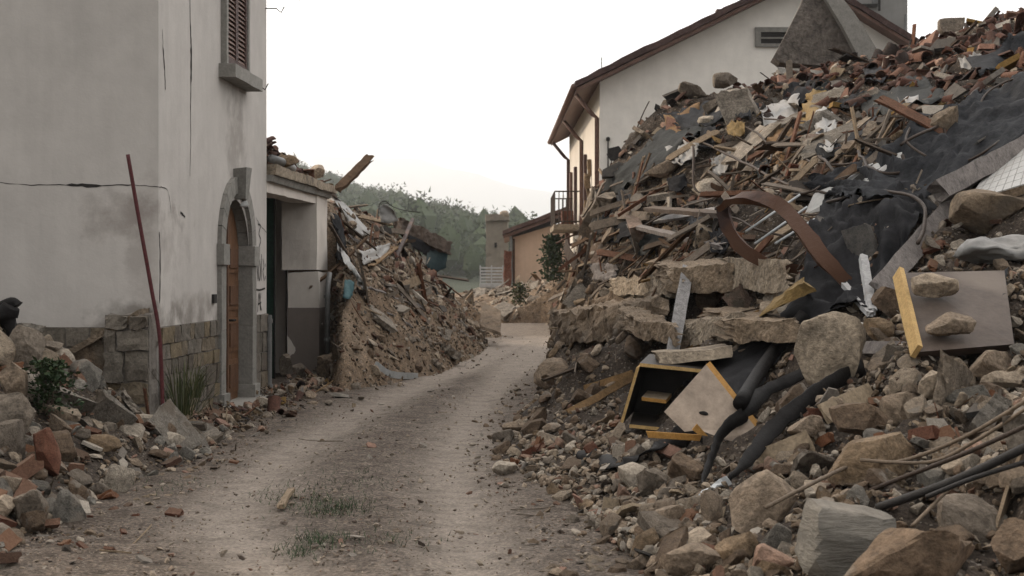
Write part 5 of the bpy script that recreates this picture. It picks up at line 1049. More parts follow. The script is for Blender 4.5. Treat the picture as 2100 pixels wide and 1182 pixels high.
# window
wn = MB()
for a in fbox, : pass
wn.add(*hexa(fbox(2.38, 2.46, 4.0, 5.6, -.01, .07), (1, 1, 6), .004, 1)); wn.add(*hexa(fbox(3.44, 3.52, 4.0, 5.6, -.01, .07), (1, 1, 6), .004, 2)); wn.add(*hexa(fbox(2.38, 3.52, 5.6, 5.72, -.01, .08)))
wn.build('window_frame', [M['greystone']], house)
V, Fc = hexa(fbox(2.28, 3.62, 3.83, 3.98, -.01, .2), (8, 2, 2), .01, 5); mk('window_sill', V, Fc, M['greystone'], house, rcol=.3)
V, Fc = hexa(fbox(2.46, 3.44, 3.98, 5.6, .0, .008)); mk('window_backing', V, Fc, M['dark'], house)
for a, b in ((2.47, 2.945), (2.955, 3.43)):
    sh = MB(); e = .05
    sh.add(*hexa(fbox(a, a+e, 4.0, 5.58, .01, .05))).add(*hexa(fbox(b-e, b, 4.0, 5.58, .01, .05))).add(*hexa(fbox(a+e, b-e, 4.0, 4.1, .01, .048))).add(*hexa(fbox(a+e, b-e, 5.48, 5.58, .01, .048)))
    z = 4.11
    while z < 5.47:
        sh.add([fp(a+e, z, .046), fp(b-e, z, .046), fp(b-e, z+.05, .014), fp(a+e, z+.05, .014), fp(a+e, z-.006, .042), fp(b-e, z-.006, .042), fp(b-e, z+.044, .01), fp(a+e, z+.044, .01)], [[0, 1, 2, 3], [7, 6, 5, 4], [0, 4, 5, 1], [2, 6, 7, 3]], 0, .6); z += .055
    sh.build('shutter', [M['shutter']], house)
for s, z in ((3.72, 3.92), (4.66, 5.05)):
    V, Fc = tube([fp(s, z, 0), fp(s, z, .14), fp(s+.03, z-.05, .2), fp(s+.04, z+.03, .24)], .008, 6); mk('wall_hook', V, Fc, M['wire'], house, rcol=.8)
V, Fc = tube(smooth_path([fp(4.7, 5.35, 0), fp(4.9, 5.2, .4), fp(5.0, 5.4, .5)], 5), .005, 5); mk('loose_cable', V, Fc, M['wire'], house, rcol=.8)
# cracks in the render coat
def crack(pts, wid, name='crack', mat='dark', seed=0, d=None):
    V = []; Fc = []; pl = smooth_path(pts, 6); n_ = len(pl); nrm = d or N0
    for i, p in enumerate(pl):
        t = (pl[min(i+1, n_-1)]-pl[max(i-1, 0)]).normalized(); s_ = t.cross(nrm).normalized(); k = wid[min(i//6, len(wid)-1)]*(1+.9*N1((i*.7, seed, 0)))/2
        j = s_*(.012*N1((i*.9, seed, 5))); V += [p+j-s_*max(k, .001)+nrm*.003, p+j+s_*max(k, .001)+nrm*.003]
    for i in range(n_-1): Fc.append([2*i, 2*i+1, 2*i+3, 2*i+2])
    return mk(name, V, Fc, M[mat], house)
crack([fp(1.08, 7.3), fp(1.1, 4.6), fp(1.12, 4.2), fp(1.15, 3.95), fp(1.14, 3.6), fp(1.12, 3.3), fp(1.13, 3.0), fp(1.10, 2.62)], [.012, .02, .035, .055, .02, .014, .01], seed=1)
crack([fp(.12, 4.0), fp(.15, 3.8), fp(.2, 3.6), fp(.22, 3.42)], [.008, .025, .02], seed=2)
crack([fp(.02, 2.0), fp(.05, 1.7), fp(.03, 1.3)], [.02, .03, .01], seed=3)
crack([fp(.75, 2.22), fp(.85, 2.2), fp(.92, 2.18)], [.03, .02], seed=4)
crack([fl(-.0, 2.44, 0), fl(.3, 2.46, 0), fl(.6, 2.45), fl(.9, 2.46), fl(1.3, 2.46), fl(1.7, 2.5)], [.006, .01, .028, .008, .005], seed=5, d=Vector((0, -1, 0)))
crack([fp(0, 2.44), fp(.3, 2.42), fp(.42, 2.2)], [.008, .006], seed=6)
crack([fp(4.75-.0, 2.12), fp(4.4, 2.2), fp(4.1, 2.3)], [.01, .008], seed=7)
# graffiti strokes beside the door
gr = [([(4.22, 2.22), (4.36, 2.2), (4.27, 2.1), (4.38, 2.02), (4.26, 1.92)]), ([(4.05, 1.8), (4.0, 1.66), (4.04, 1.5), (4.12, 1.62), (4.07, 1.8)]), ([(4.17, 1.84), (4.22, 1.5)]),
      ([(4.28, 1.78), (4.25, 1.62), (4.3, 1.5), (4.36, 1.64), (4.3, 1.79)]), ([(4.42, 1.84), (4.4, 1.5)]), ([(4.5, 1.78), (4.56, 1.68), (4.5, 1.62), (4.58, 1.5)]), ([(4.64, 1.72), (4.64, 1.68)]), ([(4.64, 1.56), (4.64, 1.52)]),
      ([(4.0, 1.4), (4.3, 1.38), (4.62, 1.4)]), ([(4.2, 1.1), (4.28, 1.34), (4.36, 1.12)]), ([(4.22, 1.2), (4.4, 1.22)]), ([(4.38, 1.34), (4.34, 1.22), (4.42, 1.12)])]
mb = MB()
for i, st in enumerate(gr):
    pl = smooth_path([fp(a, b, .004) for a, b in st], 5); k0 = len(pl); V = []
    for j, p in enumerate(pl):
        t = (pl[min(j+1, k0-1)]-pl[max(j-1, 0)]).normalized(); s_ = t.cross(N0).normalized()*.012; V += [p-s_, p+s_]
    mb.add(V, [[2*j, 2*j+1, 2*j+3, 2*j+2] for j in range(k0-1)])
mb.build('graffiti', [M['wire']], house, rcol=.9)
V, Fc = tube([fp(4.66, .0, .05), fp(4.66, 1.05, .05)], .035, 10); mk('downpipe', V, Fc, M['metalgrey'], house, rcol=.1)
for z in (.1, .95): V, Fc = tube([fp(4.66, z, .05), fp(4.66, z+.05, .05)], .045, 10); mk('pipe_collar', V, Fc, M['metalgrey'], house, rcol=.1)

# broken buttress at the corner
root = empty('broken_buttress', fl(.5, 0, .3), 'broken masonry buttress with a sloping top against the corner', 'buttress'); lm('the broken buttress', fl(.6, .5, .5))
bf = lambda s, z, o=0: fl(s, z, .32+o)
masonry('masonry', root, bf, .0, .42, -.05, 1.2, th=.09, hrow=.22, seed=8, wlo=.14, whi=.4, amp=.035)
V, Fc = hexa([fl(.42, -.05, .0), fl(.0, -.05, .0), fl(.42, -.05, .33), fl(.0, -.05, .33), fl(.42, 1.2, 0), fl(.0, 1.2, 0), fl(.42, 1.2, .33), fl(.0, 1.2, .33)], (5, 4, 10), .05, 3, 0, 6); mk('core', V, Fc, M['mortar'], root)
V, Fc = hexa([fl(1.25, .3, .0), fl(.36, .3, .0), fl(1.25, .3, .3), fl(.36, .3, .3), fl(1.25, .5, .0), fl(.36, 1.12, 0), fl(1.25, .45, .3), fl(.36, 1.1, .3)], (14, 4, 4), .035, 6); mk('sloping_cap', V, Fc, M['concrete'], root, rcol=.8)
V, Fc = hexa([fl(1.35, .5, .0), fl(.1, 1.16, .0), fl(1.35, .5, .36), fl(.1, 1.16, .36), fl(1.35, .56, .0), fl(.1, 1.26, 0), fl(1.35, .54, .36), fl(.1, 1.25, .36)], (18, 4, 1), .03, 7); mk('coping', V, Fc, M['concrete'], root, rcol=.35)
# red pole
V, Fc = tube(smooth_path([P(262, 317, 12.9), P(285, 450, 12.95), P(310, 590, 13.0), P(328, 700, 13.02), P(334, 862, 13.0)], 6), .018, 10)
tag(mk('leaning_pole', V, Fc, M['redpaint'], smooth=True), 'slightly bent dark red metal pole leaning at the house corner', 'pole'); lm('the red pole', P(334, 850, 13))
# black bag or coat on the left heap
pt = smooth_path([P(-30, 665, 12.2), P(0, 640, 12.2), P(25, 620, 12.2), P(36, 628, 12.2)], 5); n_ = len(pt)
root = empty('black_cloth', P(10, 680, 12.2), 'black cloth draped on a stick at the left frame edge', 'cloth'); lm('the black cloth', P(10, 680, 12.2))
V, Fc = tube(pt, [.06+.02*math.sin(i*.4) for i in range(n_)], 8); mk('fold', V, Fc, M['rubber'], root, smooth=True)
pt = smooth_path([P(24, 628, 12.15), P(14, 650, 12.15), P(20, 665, 12.15), P(28, 690, 12.15)], 5); V, Fc = tube(pt, [.075+.02*math.sin(i*.4) for i in range(len(pt))], 8); mk('fold', V, Fc, M['rubber'], root, smooth=True)
pt = smooth_path([P(10, 645, 12.2), P(0, 665, 12.2), P(-15, 680, 12.2)], 5); V, Fc = tube(pt, .05, 8); mk('fold', V, Fc, M['rubber'], root, smooth=True)

# ------------------------------------------------------------------ annex
ax = empty('ruined_annex', fp(6, 0), 'ruined low annex with a cracked pillar, open doorway and rubble on its roof', 'ruined building')
lm('the annex pillar', P(620, 740, 21.9)); lm('the annex roof', P(610, 360, 21))
yb0, yb1 = 22.0, 22.9
def apil(za, zb, dx, name, mat, o=0, n=(5, 3, 8), amp=.012, seed=1):
    c = [P(588 if za < 1.65 and zb <= 1.75 else 580, 0, 22)]  # left edge varies above and below the crack
    xl = (-3.50 if zb <= 1.75 else -3.56)+dx; xr = -3.02+dx
    V, Fc = hexa([(xl-o, yb0-o, za), (xr+o, yb0-o, za), (xl-o, yb1+o, za), (xr+.045+o, yb1+o, za), (xl-o, yb0-o, zb), (xr+o, yb0-o, zb+ (0 if o else .02)), (xl-o, yb1+o, zb), (xr+.045+o, yb1+o, zb)], n, 0 if o else amp, seed, 0, 3)
    return mk(name, V, Fc, M[mat], ax)
apil(0, 1.60, .03, 'pillar', 'stucco2', seed=2); apil(1.645, 2.87, 0, 'pillar', 'stucco2', seed=5)
apil(-.02, 1.06, .03, 'dado', 'dado', o=.006, n=(1, 1, 1))
V, Fc = hexa([(-3.46, yb0+.08, 1.55), (-3.05, yb0+.08, 1.55), (-3.46, yb1-.05, 1.55), (-3.05, yb1-.05, 1.55), (-3.46, yb0+.08, 1.72), (-3.05, yb0+.08, 1.72), (-3.46, yb1-.05, 1.72), (-3.05, yb1-.05, 1.72)], (4, 4, 2), .02, 3); mk('exposed_brick', V, Fc, M['brick'], ax, rcol=.8)
# lintel, roof slab, rear and side walls
V, Fc = hexa([fp(4.73, 2.66, -.35), fp(9.1, 2.68, -.35), fp(4.73, 2.66, .0), fp(9.1, 2.68, .0), fp(4.73, 2.88, -.35), fp(9.1, 2.88, -.35), fp(4.73, 2.88, .0), fp(9.1, 2.88, .0)], (16, 2, 2), .012, 3); mk('lintel', V, Fc, M['stucco2'], ax)
V, Fc = hexa([fp(4.73, 2.885, -3), fp(9.25, 2.885, -3), fp(4.73, 2.885, .12), fp(9.25, 2.885, .14), fp(4.73, 3.02, -3), fp(9.25, 3.0, -3), fp(4.73, 3.02, .14), fp(9.25, 3.0, .12)], (24, 6, 1), .02, 4); mk('roof_slab', V, Fc, M['concrete'], ax, rcol=.6)
V, Fc = hexa([fp(4.73, 2.80, .0), fp(9.1, 2.8, .0), fp(4.73, 2.8, .06), fp(9.1, 2.8, .06), fp(4.73, 2.882, .0), fp(9.1, 2.882, .0), fp(4.73, 2.882, .09), fp(9.1, 2.882, .09)], (10, 1, 1), .006, 4); mk('cornice', V, Fc, M['greystone'], ax)
V, Fc = hexa(abox(-6.2, -3.62, 22.75, 22.95, 0, 2.88), (4, 1, 4), .01, 3); mk('rear_wall', V, Fc, M['stucco2'], ax)
V, Fc = hexa(abox(-6.3, -6.1, 18.7, 22.9, 0, 2.88), (2, 1, 2), .01, 3); mk('rear_wall', V, Fc, M['stucco2'], ax)
V, Fc = hexa([P(565, 0, 21.4)*1, P(580, 0, 21.4)*1]*0+[Vector(v) for v in abox(-3.74, -3.60, 21.55, 21.65, 0, 2.86)], (2, 1, 6), .003, 3); dr = mk('green_door', V, Fc, M['darkgreen'], ax)
V, Fc = hexa(abox(-3.60, -3.585, 21.5, 21.56, .0, 2.86)); mk('door_edge', V, Fc, M['dark'], ax)
dp = [Vector((-2.93, 22.75, 0)), Vector((-2.93, 22.75, 1.5)), Vector((-2.9, 22.8, 1.65)), Vector((-2.95, 22.9, 1.9))]
V, Fc = tube([P(671, 745, 21.8), P(672, 590, 21.8), P(676, 560, 21.9)], .04, 10); mk('downpipe', V, Fc, M['metalgrey'], ax, rcol=.1, smooth=True)
for z in (700, 612): V, Fc = tube([P(671, z, 21.8), P(671, z-7, 21.8)], .052, 10); mk('pipe_collar', V, Fc, M['metalgrey'], ax, rcol=.1)
# jagged remains of the wall above the annex roof
V, Fc = hexa([fp(4.73, 3.02, -.9), fp(6.6, 3.02, -.75), fp(4.73, 3.02, -.2), fp(6.6, 3.02, -.4), fp(4.73, 3.62, -.9), fp(6.6, 3.1, -.75), fp(4.73, 3.6, -.3), fp(6.6, 3.08, -.5)], (20, 6, 6), .09, 9, 0, 2.2); tag(mk('wall_remains', V, Fc, M['concrete'], rcol=.85), 'crumbled masonry lump heaped on the annex roof against the house', 'masonry')
V, Fc = tube([fp(4.78, 3.1, .05), fp(5.6, 3.12, .02), fp(6.4, 3.09, 0)], .055, 12); tag(mk('gutter_pipe', V, Fc, M['metalgrey'], smooth=True, rcol=.1), 'grey pipe lying on the edge of the annex roof', 'pipe')

# ------------------------------------------------------------------ pale house with gable
Yg = 35.0; hs = empty('gabled_house', P(1230, 560, Yg), 'large pale two storey house with brown roof and a balcony', 'house'); lm('the pale gabled house', P(1300, 400, 35))
g = lambda px, py, Y=Yg: P(px, py, Y)
cn = g(1230, 175); X0 = cn.x; zE = cn.z-.05
def gx(px): return (px-CX)/F*Yg
def gz(py): return CH-(py-HY)/F*Yg
peak = (gx(1640), gz(-42)); rx, rz = gx(1905), gz(118)
slopeL = (peak[1]-gz(160))/(peak[0]-gx(1230)); zL = gz(160)
V, Fc, mi = prism([Vector((X0, Yg, -.2)), Vector((rx, Yg, -.2)), Vector((rx, Yg, rz-.05)), Vector((peak[0], Yg, peak[1]-.05)), Vector((X0, Yg, zL-.05))], (-.2, 13.6, 0))
mk('wall', V, [Fc[0]]+Fc[1:], [M['gable'], M['cream']], hs, mi=mi)
def roofslab(a, b, th, name, mat='roof', y0=-.55, y1=14.3, amp=.0, rc=.1, dx=-.2):
    a0, b0 = Vector((a[0], Yg+y0, a[1])), Vector((b[0], Yg+y0, b[1])); s = Vector((dx*(y1-y0)/13.6, y1-y0, 0))
    V, Fc = hexa([a0, b0, a0+s, b0+s, a0+Vector((0, 0, th)), b0+Vector((0, 0, th)), a0+s+Vector((0, 0, th)), b0+s+Vector((0, 0, th))], (20, 10, 1), amp, 5); return mk(name, V, Fc, M[mat], hs, rcol=rc)
ovx = .62; el = (X0-ovx, zL-ovx*slopeL)
roofslab(el, peak, .16, 'roof', amp=.03); roofslab(peak, (rx+.5, rz-.35), .16, 'roof', amp=.03)
roofslab((el[0]+.02, el[1]-.10), (peak[0], peak[1]-.10), .09, 'soffit', 'shutter', -.5, 14.2, 0, .7); roofslab((peak[0], peak[1]-.10), (rx+.48, rz-.44), .09, 'soffit', 'shutter', -.5, 14.2, 0, .7)
# gutter and pipes on the side wall
for k, yy in enumerate((0.15, 6.2, 13.2)):
    xw = X0-.0147*yy-.06; ze = el[1]-.12
    V, Fc = tube([Vector((X0-ovx-.0147*yy+.05, Yg+yy, ze+.02)), Vector((xw-.12, Yg+yy, ze-.45)), Vector((xw, Yg+yy, ze-.55)), Vector((xw, Yg+yy, 0 if k else .3))], .055, 8); mk('downpipe', V, Fc, M['shutter'], hs, rcol=.6 if k < 2 else .1, smooth=True)
V, Fc = tube([Vector((el[0]-.04, Yg-.5, el[1]+.02)), Vector((el[0]-.24, Yg+14.2, el[1]+.02))], .08, 8); mk('gutter', V, Fc, M['shutter'], hs, rcol=.6, smooth=True)
for yy in (4.6, 9.2, 11.6):
    xw = X0-.0147*yy; V, Fc = hexa(abox(xw-.09, xw-.01, Yg+yy, Yg+yy+(.5 if yy > 5 else .4), 3.15 if yy > 5 else 2.9, 4.9)); mk('side_shutter', V, Fc, M['shutter'], hs, rcol=.6 if yy > 10 else .1)
mb = MB()
for i in range(7): mb.add(*hexa(abox(X0-.16-.06*(i % 2), X0-.06, Yg+2.8+.1*i, Yg+2.95+.1*i, 4.2-.35*i, 4.6-.35*i), (2, 2, 3), .05, i), 0, .3)
mb.build('broken_render', [M['stone']], hs)
# gable window
wx0, wx1, wz0, wz1 = gx(1548), gx(1640), gz(97), gz(57)
for (a, b, c, d) in ((wx0, wx1, wz1-.12, wz1), (wx0, wx1, wz0, wz0+.08), (wx0, wx0+.14, wz0+.08, wz1-.12), (wx1-.14, wx1, wz0+.08, wz1-.12)):
    V, Fc = hexa(abox(a, b, Yg-.07, Yg+.02, c, d)); mk('window_frame', V, Fc, M['greystone'], hs, rcol=.7)
V, Fc = hexa(abox(wx0+.14, wx1-.14, Yg-.02, Yg+.01, wz0+.08, wz1-.12)); mk('window_pane', V, Fc, M['dark'], hs)
V, Fc = hexa(abox(wx0+.14, wx1-.14, Yg-.045, Yg-.02, wz0+.2, wz0+.24)); mk('window_bar', V, Fc, M['greystone'], hs, rcol=.7)
V, Fc = tube([g(1247, 350, 34.96), g(1247, 287, 34.96)], .018, 6); mk('wall_rod', V, Fc, M['wire'], hs, rcol=.8); V, T = rock(7, 2, (.1, .08, .12), 3, 3); mk('rod_head', V+np.array(g(1247, 286, 34.95)), T, M['wire'], hs, rcol=.8)
V, Fc = tube([g(1234, 150, 35.5), g(1234, 118, 35.5)], .012, 5); mk('roof_aerial', V, Fc, M['wire'], hs, rcol=.8)
V, Fc = hexa(abox(gx(1474), gx(1484), 35.3, 35.6, gz(34), gz(14))); mk('roof_vent', V, Fc, M['roof'], hs)
# balcony
by0, by1 = 42.4, 46.6; xb1 = X0-.0147*(44-35); xb0 = xb1-.78; zf = 3.05
V, Fc = hexa(abox(xb0, xb1, by0, by1, zf-.16, zf), (4, 8, 1), .01, 2); bal = mk('balcony_slab', V, Fc, M['concrete'], hs, rcol=.6)
mb = MB(); 
def bar(a, b, r_=.014): V, Fc = tube([a, b], r_, 5); mb.add(V, Fc, 0, .05)
for z in (zf+.08, zf+.98):
    bar((xb0+.03, by0, z), (xb1, by0, z), .022); bar((xb0+.03, by0, z), (xb0+.03, by1, z), .022); bar((xb0+.03, by1, z), (xb1, by1, z), .022)
n_ = 6
for i in range(n_+1): x = xb0+.03+(xb1-xb0-.03)*i/n_; bar((x, by0, zf), (x, by0, zf+.98)); bar((x, by1, zf), (x, by1, zf+.98))
for i in range(1, 26): y = by0+(by1-by0)*i/26; bar((xb0+.03, y, zf), (xb0+.03, y, zf+.98))
mb.build('balcony_railing', [M['wire']], hs)
V, Fc = hexa(abox(xb0+.25, xb0+.6, by0+.3, by0+1.2, zf, zf+.42), (2, 2, 2), .02, 4); tag(mk('flower_box', V, Fc, M['brick'], rcol=.1), 'reddish box standing on the balcony', 'box')
for i, (a, b) in enumerate((((1162, 478), (1162, 572)), ((1186, 478), (1184, 545)), ((1140, 500), (1200, 470)), ((1160, 505), (1200, 495)), ((1205, 530), (1215, 455)))):
    V, Fc = tube([P(*a, 42.5), P(*b, 42.3)], .045 if i != 2 else .03, 6)
    tag(mk('rusty_prop', V, Fc, M['steel'], smooth=True, rcol=.2), ['rusty upright prop under the balcony, left one', 'rusty upright prop under the balcony, right one', 'long thin rusty bar slanting under the balcony', 'short rusty cross bar between the balcony props', 'orange rusty bar beside the balcony slab'][i], 'prop', 'rusty props under the balcony')

# building behind the gable
tw = empty('tower_building', P(1795, 100, 50), 'grey plastered building rising behind the gable roof', 'building')
def bx(px0, px1, py0, py1, Y, dep, nm, mat, par, rc=.1, n=(1, 1, 1), amp=0):
    a, b = P(px0, py1, Y), P(px1, py0, Y); V, Fc = hexa(abox(a.x, b.x, Y, Y+dep, a.z, b.z), n, amp); return mk(nm, V, Fc, M[mat], par, rcol=rc)
bx(1735, 1861, -60, 560+1.8*F/50, 50, 6, 'wall', 'greyblock', tw)
bx(1790, 1800, -40, 10, 49.9, .1, 'window_frame', 'metalgrey', tw); bx(1750, 1800, 8, 14, 49.8, .15, 'ledge', 'dark', tw); bx(1802, 1806, -20, 22, 49.7, .1, 'bracket', 'dark', tw)
crv = [P(1856, 62, 49.8), P(1858, 30, 49.8)]; V, Fc = tube(crv, .05, 6); mk('downpipe', V, Fc, M['metalgrey'], tw, rcol=.1)

# ------------------------------------------------------------------ far: orange house, tower, white frame
oh = empty('apricot_house', P(1050, 610, 60), 'small apricot plastered house with a shallow brown roof', 'house'); lm('the apricot house', P(1090, 560, 58))
Yo = 60.0; ox = lambda px: (px-CX)/F*Yo; oz = lambda py: CH-(py-HY)/F*Yo
V, Fc, mi = prism([Vector((ox(1052), Yo, -.3)), Vector((ox(1260), Yo, -.3)), Vector((ox(1260), Yo, oz(425))), Vector((ox(1052), Yo, oz(487)))], (0, 9, 0)); mk('wall', V, Fc, [M['apricot'], M['apricot']], oh, mi=mi)
V, Fc = hexa([(ox(1031), Yo-.6, oz(482)), (ox(1265), Yo-.6, oz(395)), (ox(1031), Yo+9.5, oz(482)), (ox(1265), Yo+9.5, oz(395)), (ox(1031), Yo-.6, oz(474)), (ox(1265), Yo-.6, oz(386)), (ox(1031), Yo+9.5, oz(474)), (ox(1265), Yo+9.5, oz(386))], (12, 8, 1), .03, 3); mk('roof', V, Fc, M['roof'], oh, rcol=.7)
V, Fc = hexa([(ox(1033), Yo-.5, oz(490)), (ox(1265), Yo-.5, oz(403)), (ox(1033), Yo+9.2, oz(490)), (ox(1265), Yo+9.2, oz(403)), (ox(1033), Yo-.5, oz(483)), (ox(1265), Yo-.5, oz(396)), (ox(1033), Yo+9.2, oz(483)), (ox(1265), Yo+9.2, oz(396))]); mk('soffit', V, Fc, M['shutter'], oh, rcol=.7)
bx(1051, 1056, 490, 650, 59.8, .15, 'corner_trim', 'brick', oh, .8); bx(1045, 1050, 485, 660, 59.6, .2, 'downpipe', 'metalgrey', oh, .1)
bx(1110, 1165, 590, 660, 59.85, .12, 'damp_base', 'dado', oh)
tt = empty('stone_tower', P(1020, 600, 88), 'ruined square stone tower behind the white slatted frame', 'tower'); lm('the stone tower', P(1020, 600, 80))
a, b = P(997, 640, 88), P(1042, 452, 88); V, Fc = hexa(abox(a.x, b.x, 88, 90, a.z, b.z), (8, 6, 30), .05, 3, 0, 1.5); mk('shaft', V, Fc, M['towerstone'], tt)
a, b = P(995, 452, 87.8), P(1044, 440, 87.8); V, Fc = hexa(abox(a.x, b.x, 87.8, 90.1, a.z, b.z), (8, 6, 2), .08, 4, 0, 1.5); mk('top_course', V, Fc, M['towerstone'], tt)
V, T = rock(14, 3, (.5, .5, .4), 4, 5); mk('loose_top_stone', V+np.array(P(1034, 439, 88)), T, M['stone'], tt, smooth=True)
bx(1014, 1019, 498, 508, 87.9, .15, 'slit_window', 'dark', tt)
wf_ = empty('slatted_frame', P(1008, 620, 72), 'white slatted frame on posts beyond the far rubble', 'slatted frame')
mb = MB()
for i in range(9): a, b = P(986, 552+i*6.5, 72), P(1031, 548+i*6.5, 72); mb.add(*hexa(abox(a.x, b.x, 72, 72.05, b.z-.09, b.z)), 0, .7)
mb.build('slat', [M['metalgrey']], wf_)
for px in (985, 1008, 1031): bx(px-1.3, px+1.3, 545, 640, 72.06, .08, 'post', 'metalgrey', wf_, .7)
bx(983, 1034, 583, 589, 71.95, .1, 'cross_beam', 'metalgrey', wf_, .7)
bk = empty('brick_remnant', P(1040, 590, 57), 'narrow ruined red brick pier beside the apricot house', 'brick pier')
a, b = P(1034, 640, 57), P(1048, 515, 57); V, Fc = hexa(abox(a.x, b.x, 57, 57.5, a.z, b.z), (4, 3, 14), .07, 5, 0, 2.5); mk('pier', V, Fc, M['brick'], bk, rcol=.2)

# ------------------------------------------------------------------ plants
def leafy(name, base, n, h_, spread, lsz, label, cat, mat='leaf', blade=False, group=None, stems=5, seed=1):
    r = random.Random(seed); root = empty(name, base, label, cat, group); base = Vector(base)
    if not blade:
        mb = MB()
        for i in range(stems):
            a = r.random()*6.28; tip = base+Vector((math.cos(a)*spread*.6*r.random(), math.sin(a)*spread*.6*r.random(), h_*r.uniform(.6, .95)))
            V, Fc = tube(smooth_path([base, base.lerp(tip, .5)+Vector((r.uniform(-.04, .04), r.uniform(-.04, .04), 0)), tip], 4), [.008*(1-j/12) for j in range(9)], 5); mb.add(V, Fc)
        mb.build('stem', [M['greywood']], root, rcol=.8)
    mb = MB()
    for i in range(n):
        a = r.random()*6.28
        if blade:
            b0 = base+Vector((math.cos(a)*spread*.4*r.random(), math.sin(a)*spread*.4*r.random(), 0)); hh = h_*r.uniform(.4, 1); t = b0+Vector((math.cos(a)*spread*r.random(), math.sin(a)*spread*r.random(), hh)); w_ = Vector((math.sin(a), -math.cos(a), 0))*lsz
            m_ = b0.lerp(t, .55)+Vector((0, 0, hh*.15)); mb.add([b0-w_, b0+w_, m_+w_*.8, m_-w_*.8, t], [[0, 1, 2, 3], [3, 2, 4]], 0, r.random())
        else:
            q = Vector((r.gauss(0, .45), r.gauss(0, .45), 0)); z = h_*(r.random()**.7); k = (1-.5*z/h_)
            c = base+Vector((q.x*spread*k, q.y*spread*k, z)); d = Vector((r.gauss(0, 1), r.gauss(0, 1), r.gauss(.2, .6))).normalized(); e = d.cross(Vector((r.random(), r.random(), r.random()))).normalized(); s = lsz*r.uniform(.6, 1.3)
            mb.add([c, c+d*s*.5+e*s*.28, c+d*s, c+d*s*.5-e*s*.28], [[0, 1, 2, 3]], 0, r.random())
    mb.build('foliage', [M[mat]], root); return root
leafy('weed_bush', W(100, 850, .05), 900, .42, .26, .05, 'dark green bushy weed in the middle of the left heap', 'weed', seed=1); lm('the dark green weed', W(100, 830))
leafy('weed_bush', W(265, 825, .05), 600, .26, .18, .045, 'small dark green weed at the foot of the buttress', 'weed', seed=2)
leafy('dry_weed', P(375, 850, 13.9), 75, .6, .45, .006, 'tall thin dry weed growing against the plinth', 'weed', 'dryleaf', True, seed=3); lm('the tall dry weed', P(375, 850, 13.9))
leafy('dry_weed', P(398, 815, 14.6), 60, .35, .25, .006, 'lower dry grass tuft growing nearer the arched door', 'weed', 'dryleaf', True, seed=4)
leafy('young_conifer', P(1135, 580, 46), 1500, 1.5, .55, .13, 'dark green shrub growing before the apricot house', 'shrub', seed=5, stems=8)
leafy('yellow_weed', P(1065, 632, 47), 400, .8, .4, .12, 'yellow green weed on the far rubble before the apricot house', 'weed', 'dryleaf', seed=6)
mb = MB(); r = random.Random(4)
for cx, cy, sx, sy, n in ((685, 1042, 75, 13, 620), (655, 1108, 55, 12, 320), (600, 1018, 70, 12, 200), (612, 1135, 40, 9, 160), (725, 985, 90, 18, 200), (340, 995, 80, 14, 90), (800, 1110, 70, 20, 90)):
    for i in range(n):
        p = gpt(r.gauss(cx, sx*.6), r.gauss(cy, sy*.8)); b0 = Vector((p[0], p[1], 0)); h_ = r.uniform(.01, .045); a = r.random()*6.28; w_ = Vector((math.sin(a), -math.cos(a), 0))*.003
        mb.add([b0-w_, b0+w_, b0+Vector((math.cos(a)*.03, math.sin(a)*.03, h_))], [[0, 1, 2]], 0, r.random())
tag(mb.build('grass', [M['leaf']]), 'thin low grass growing between the wheel tracks', 'grass', kind='stuff')

# ------------------------------------------------------------------ hill with forest, far mountain
sil = [(380, 290), (560, 318), (680, 362), (740, 384), (800, 404), (870, 420), (930, 440), (985, 458), (1050, 480), (1150, 530), (1300, 565)]
def silz(px): return float(np.interp(px, [a for a, _ in sil], [b for _, b in sil]))
V = []; Fc = []; nx_, ny_ = 60, 26
def hillz(x, y):
    px = CX+x/640*F; zt = CH-(silz(px)-HY)/F*640-7; t = min(max((y-210)/(640-210), 0), 1.0); zz = max(zt, 0)*(t**.8) if y <= 640 else max(zt, 0)*(1-.25*min((y-640)/300, 1))
    return zz+4*N1((x/60, y/60, 0))*t
for j in range(ny_+1):
    y = 200+800*j/ny_
    for i in range(nx_+1): x = -330+420*i/nx_; V.append((x, y, hillz(x, y)-.3))
Fc = [[j*(nx_+1)+i, j*(nx_+1)+i+1, (j+1)*(nx_+1)+i+1, (j+1)*(nx_+1)+i] for j in range(ny_) for i in range(nx_)]
tag(mk('hill', V, Fc, M['far'], smooth=True, origin=(0, 0, 0)), kind='structure')
IV, IT = ICO[1]; TV = []; TT = []; TRn = []; off = 0; rr = np.random.default_rng(8)
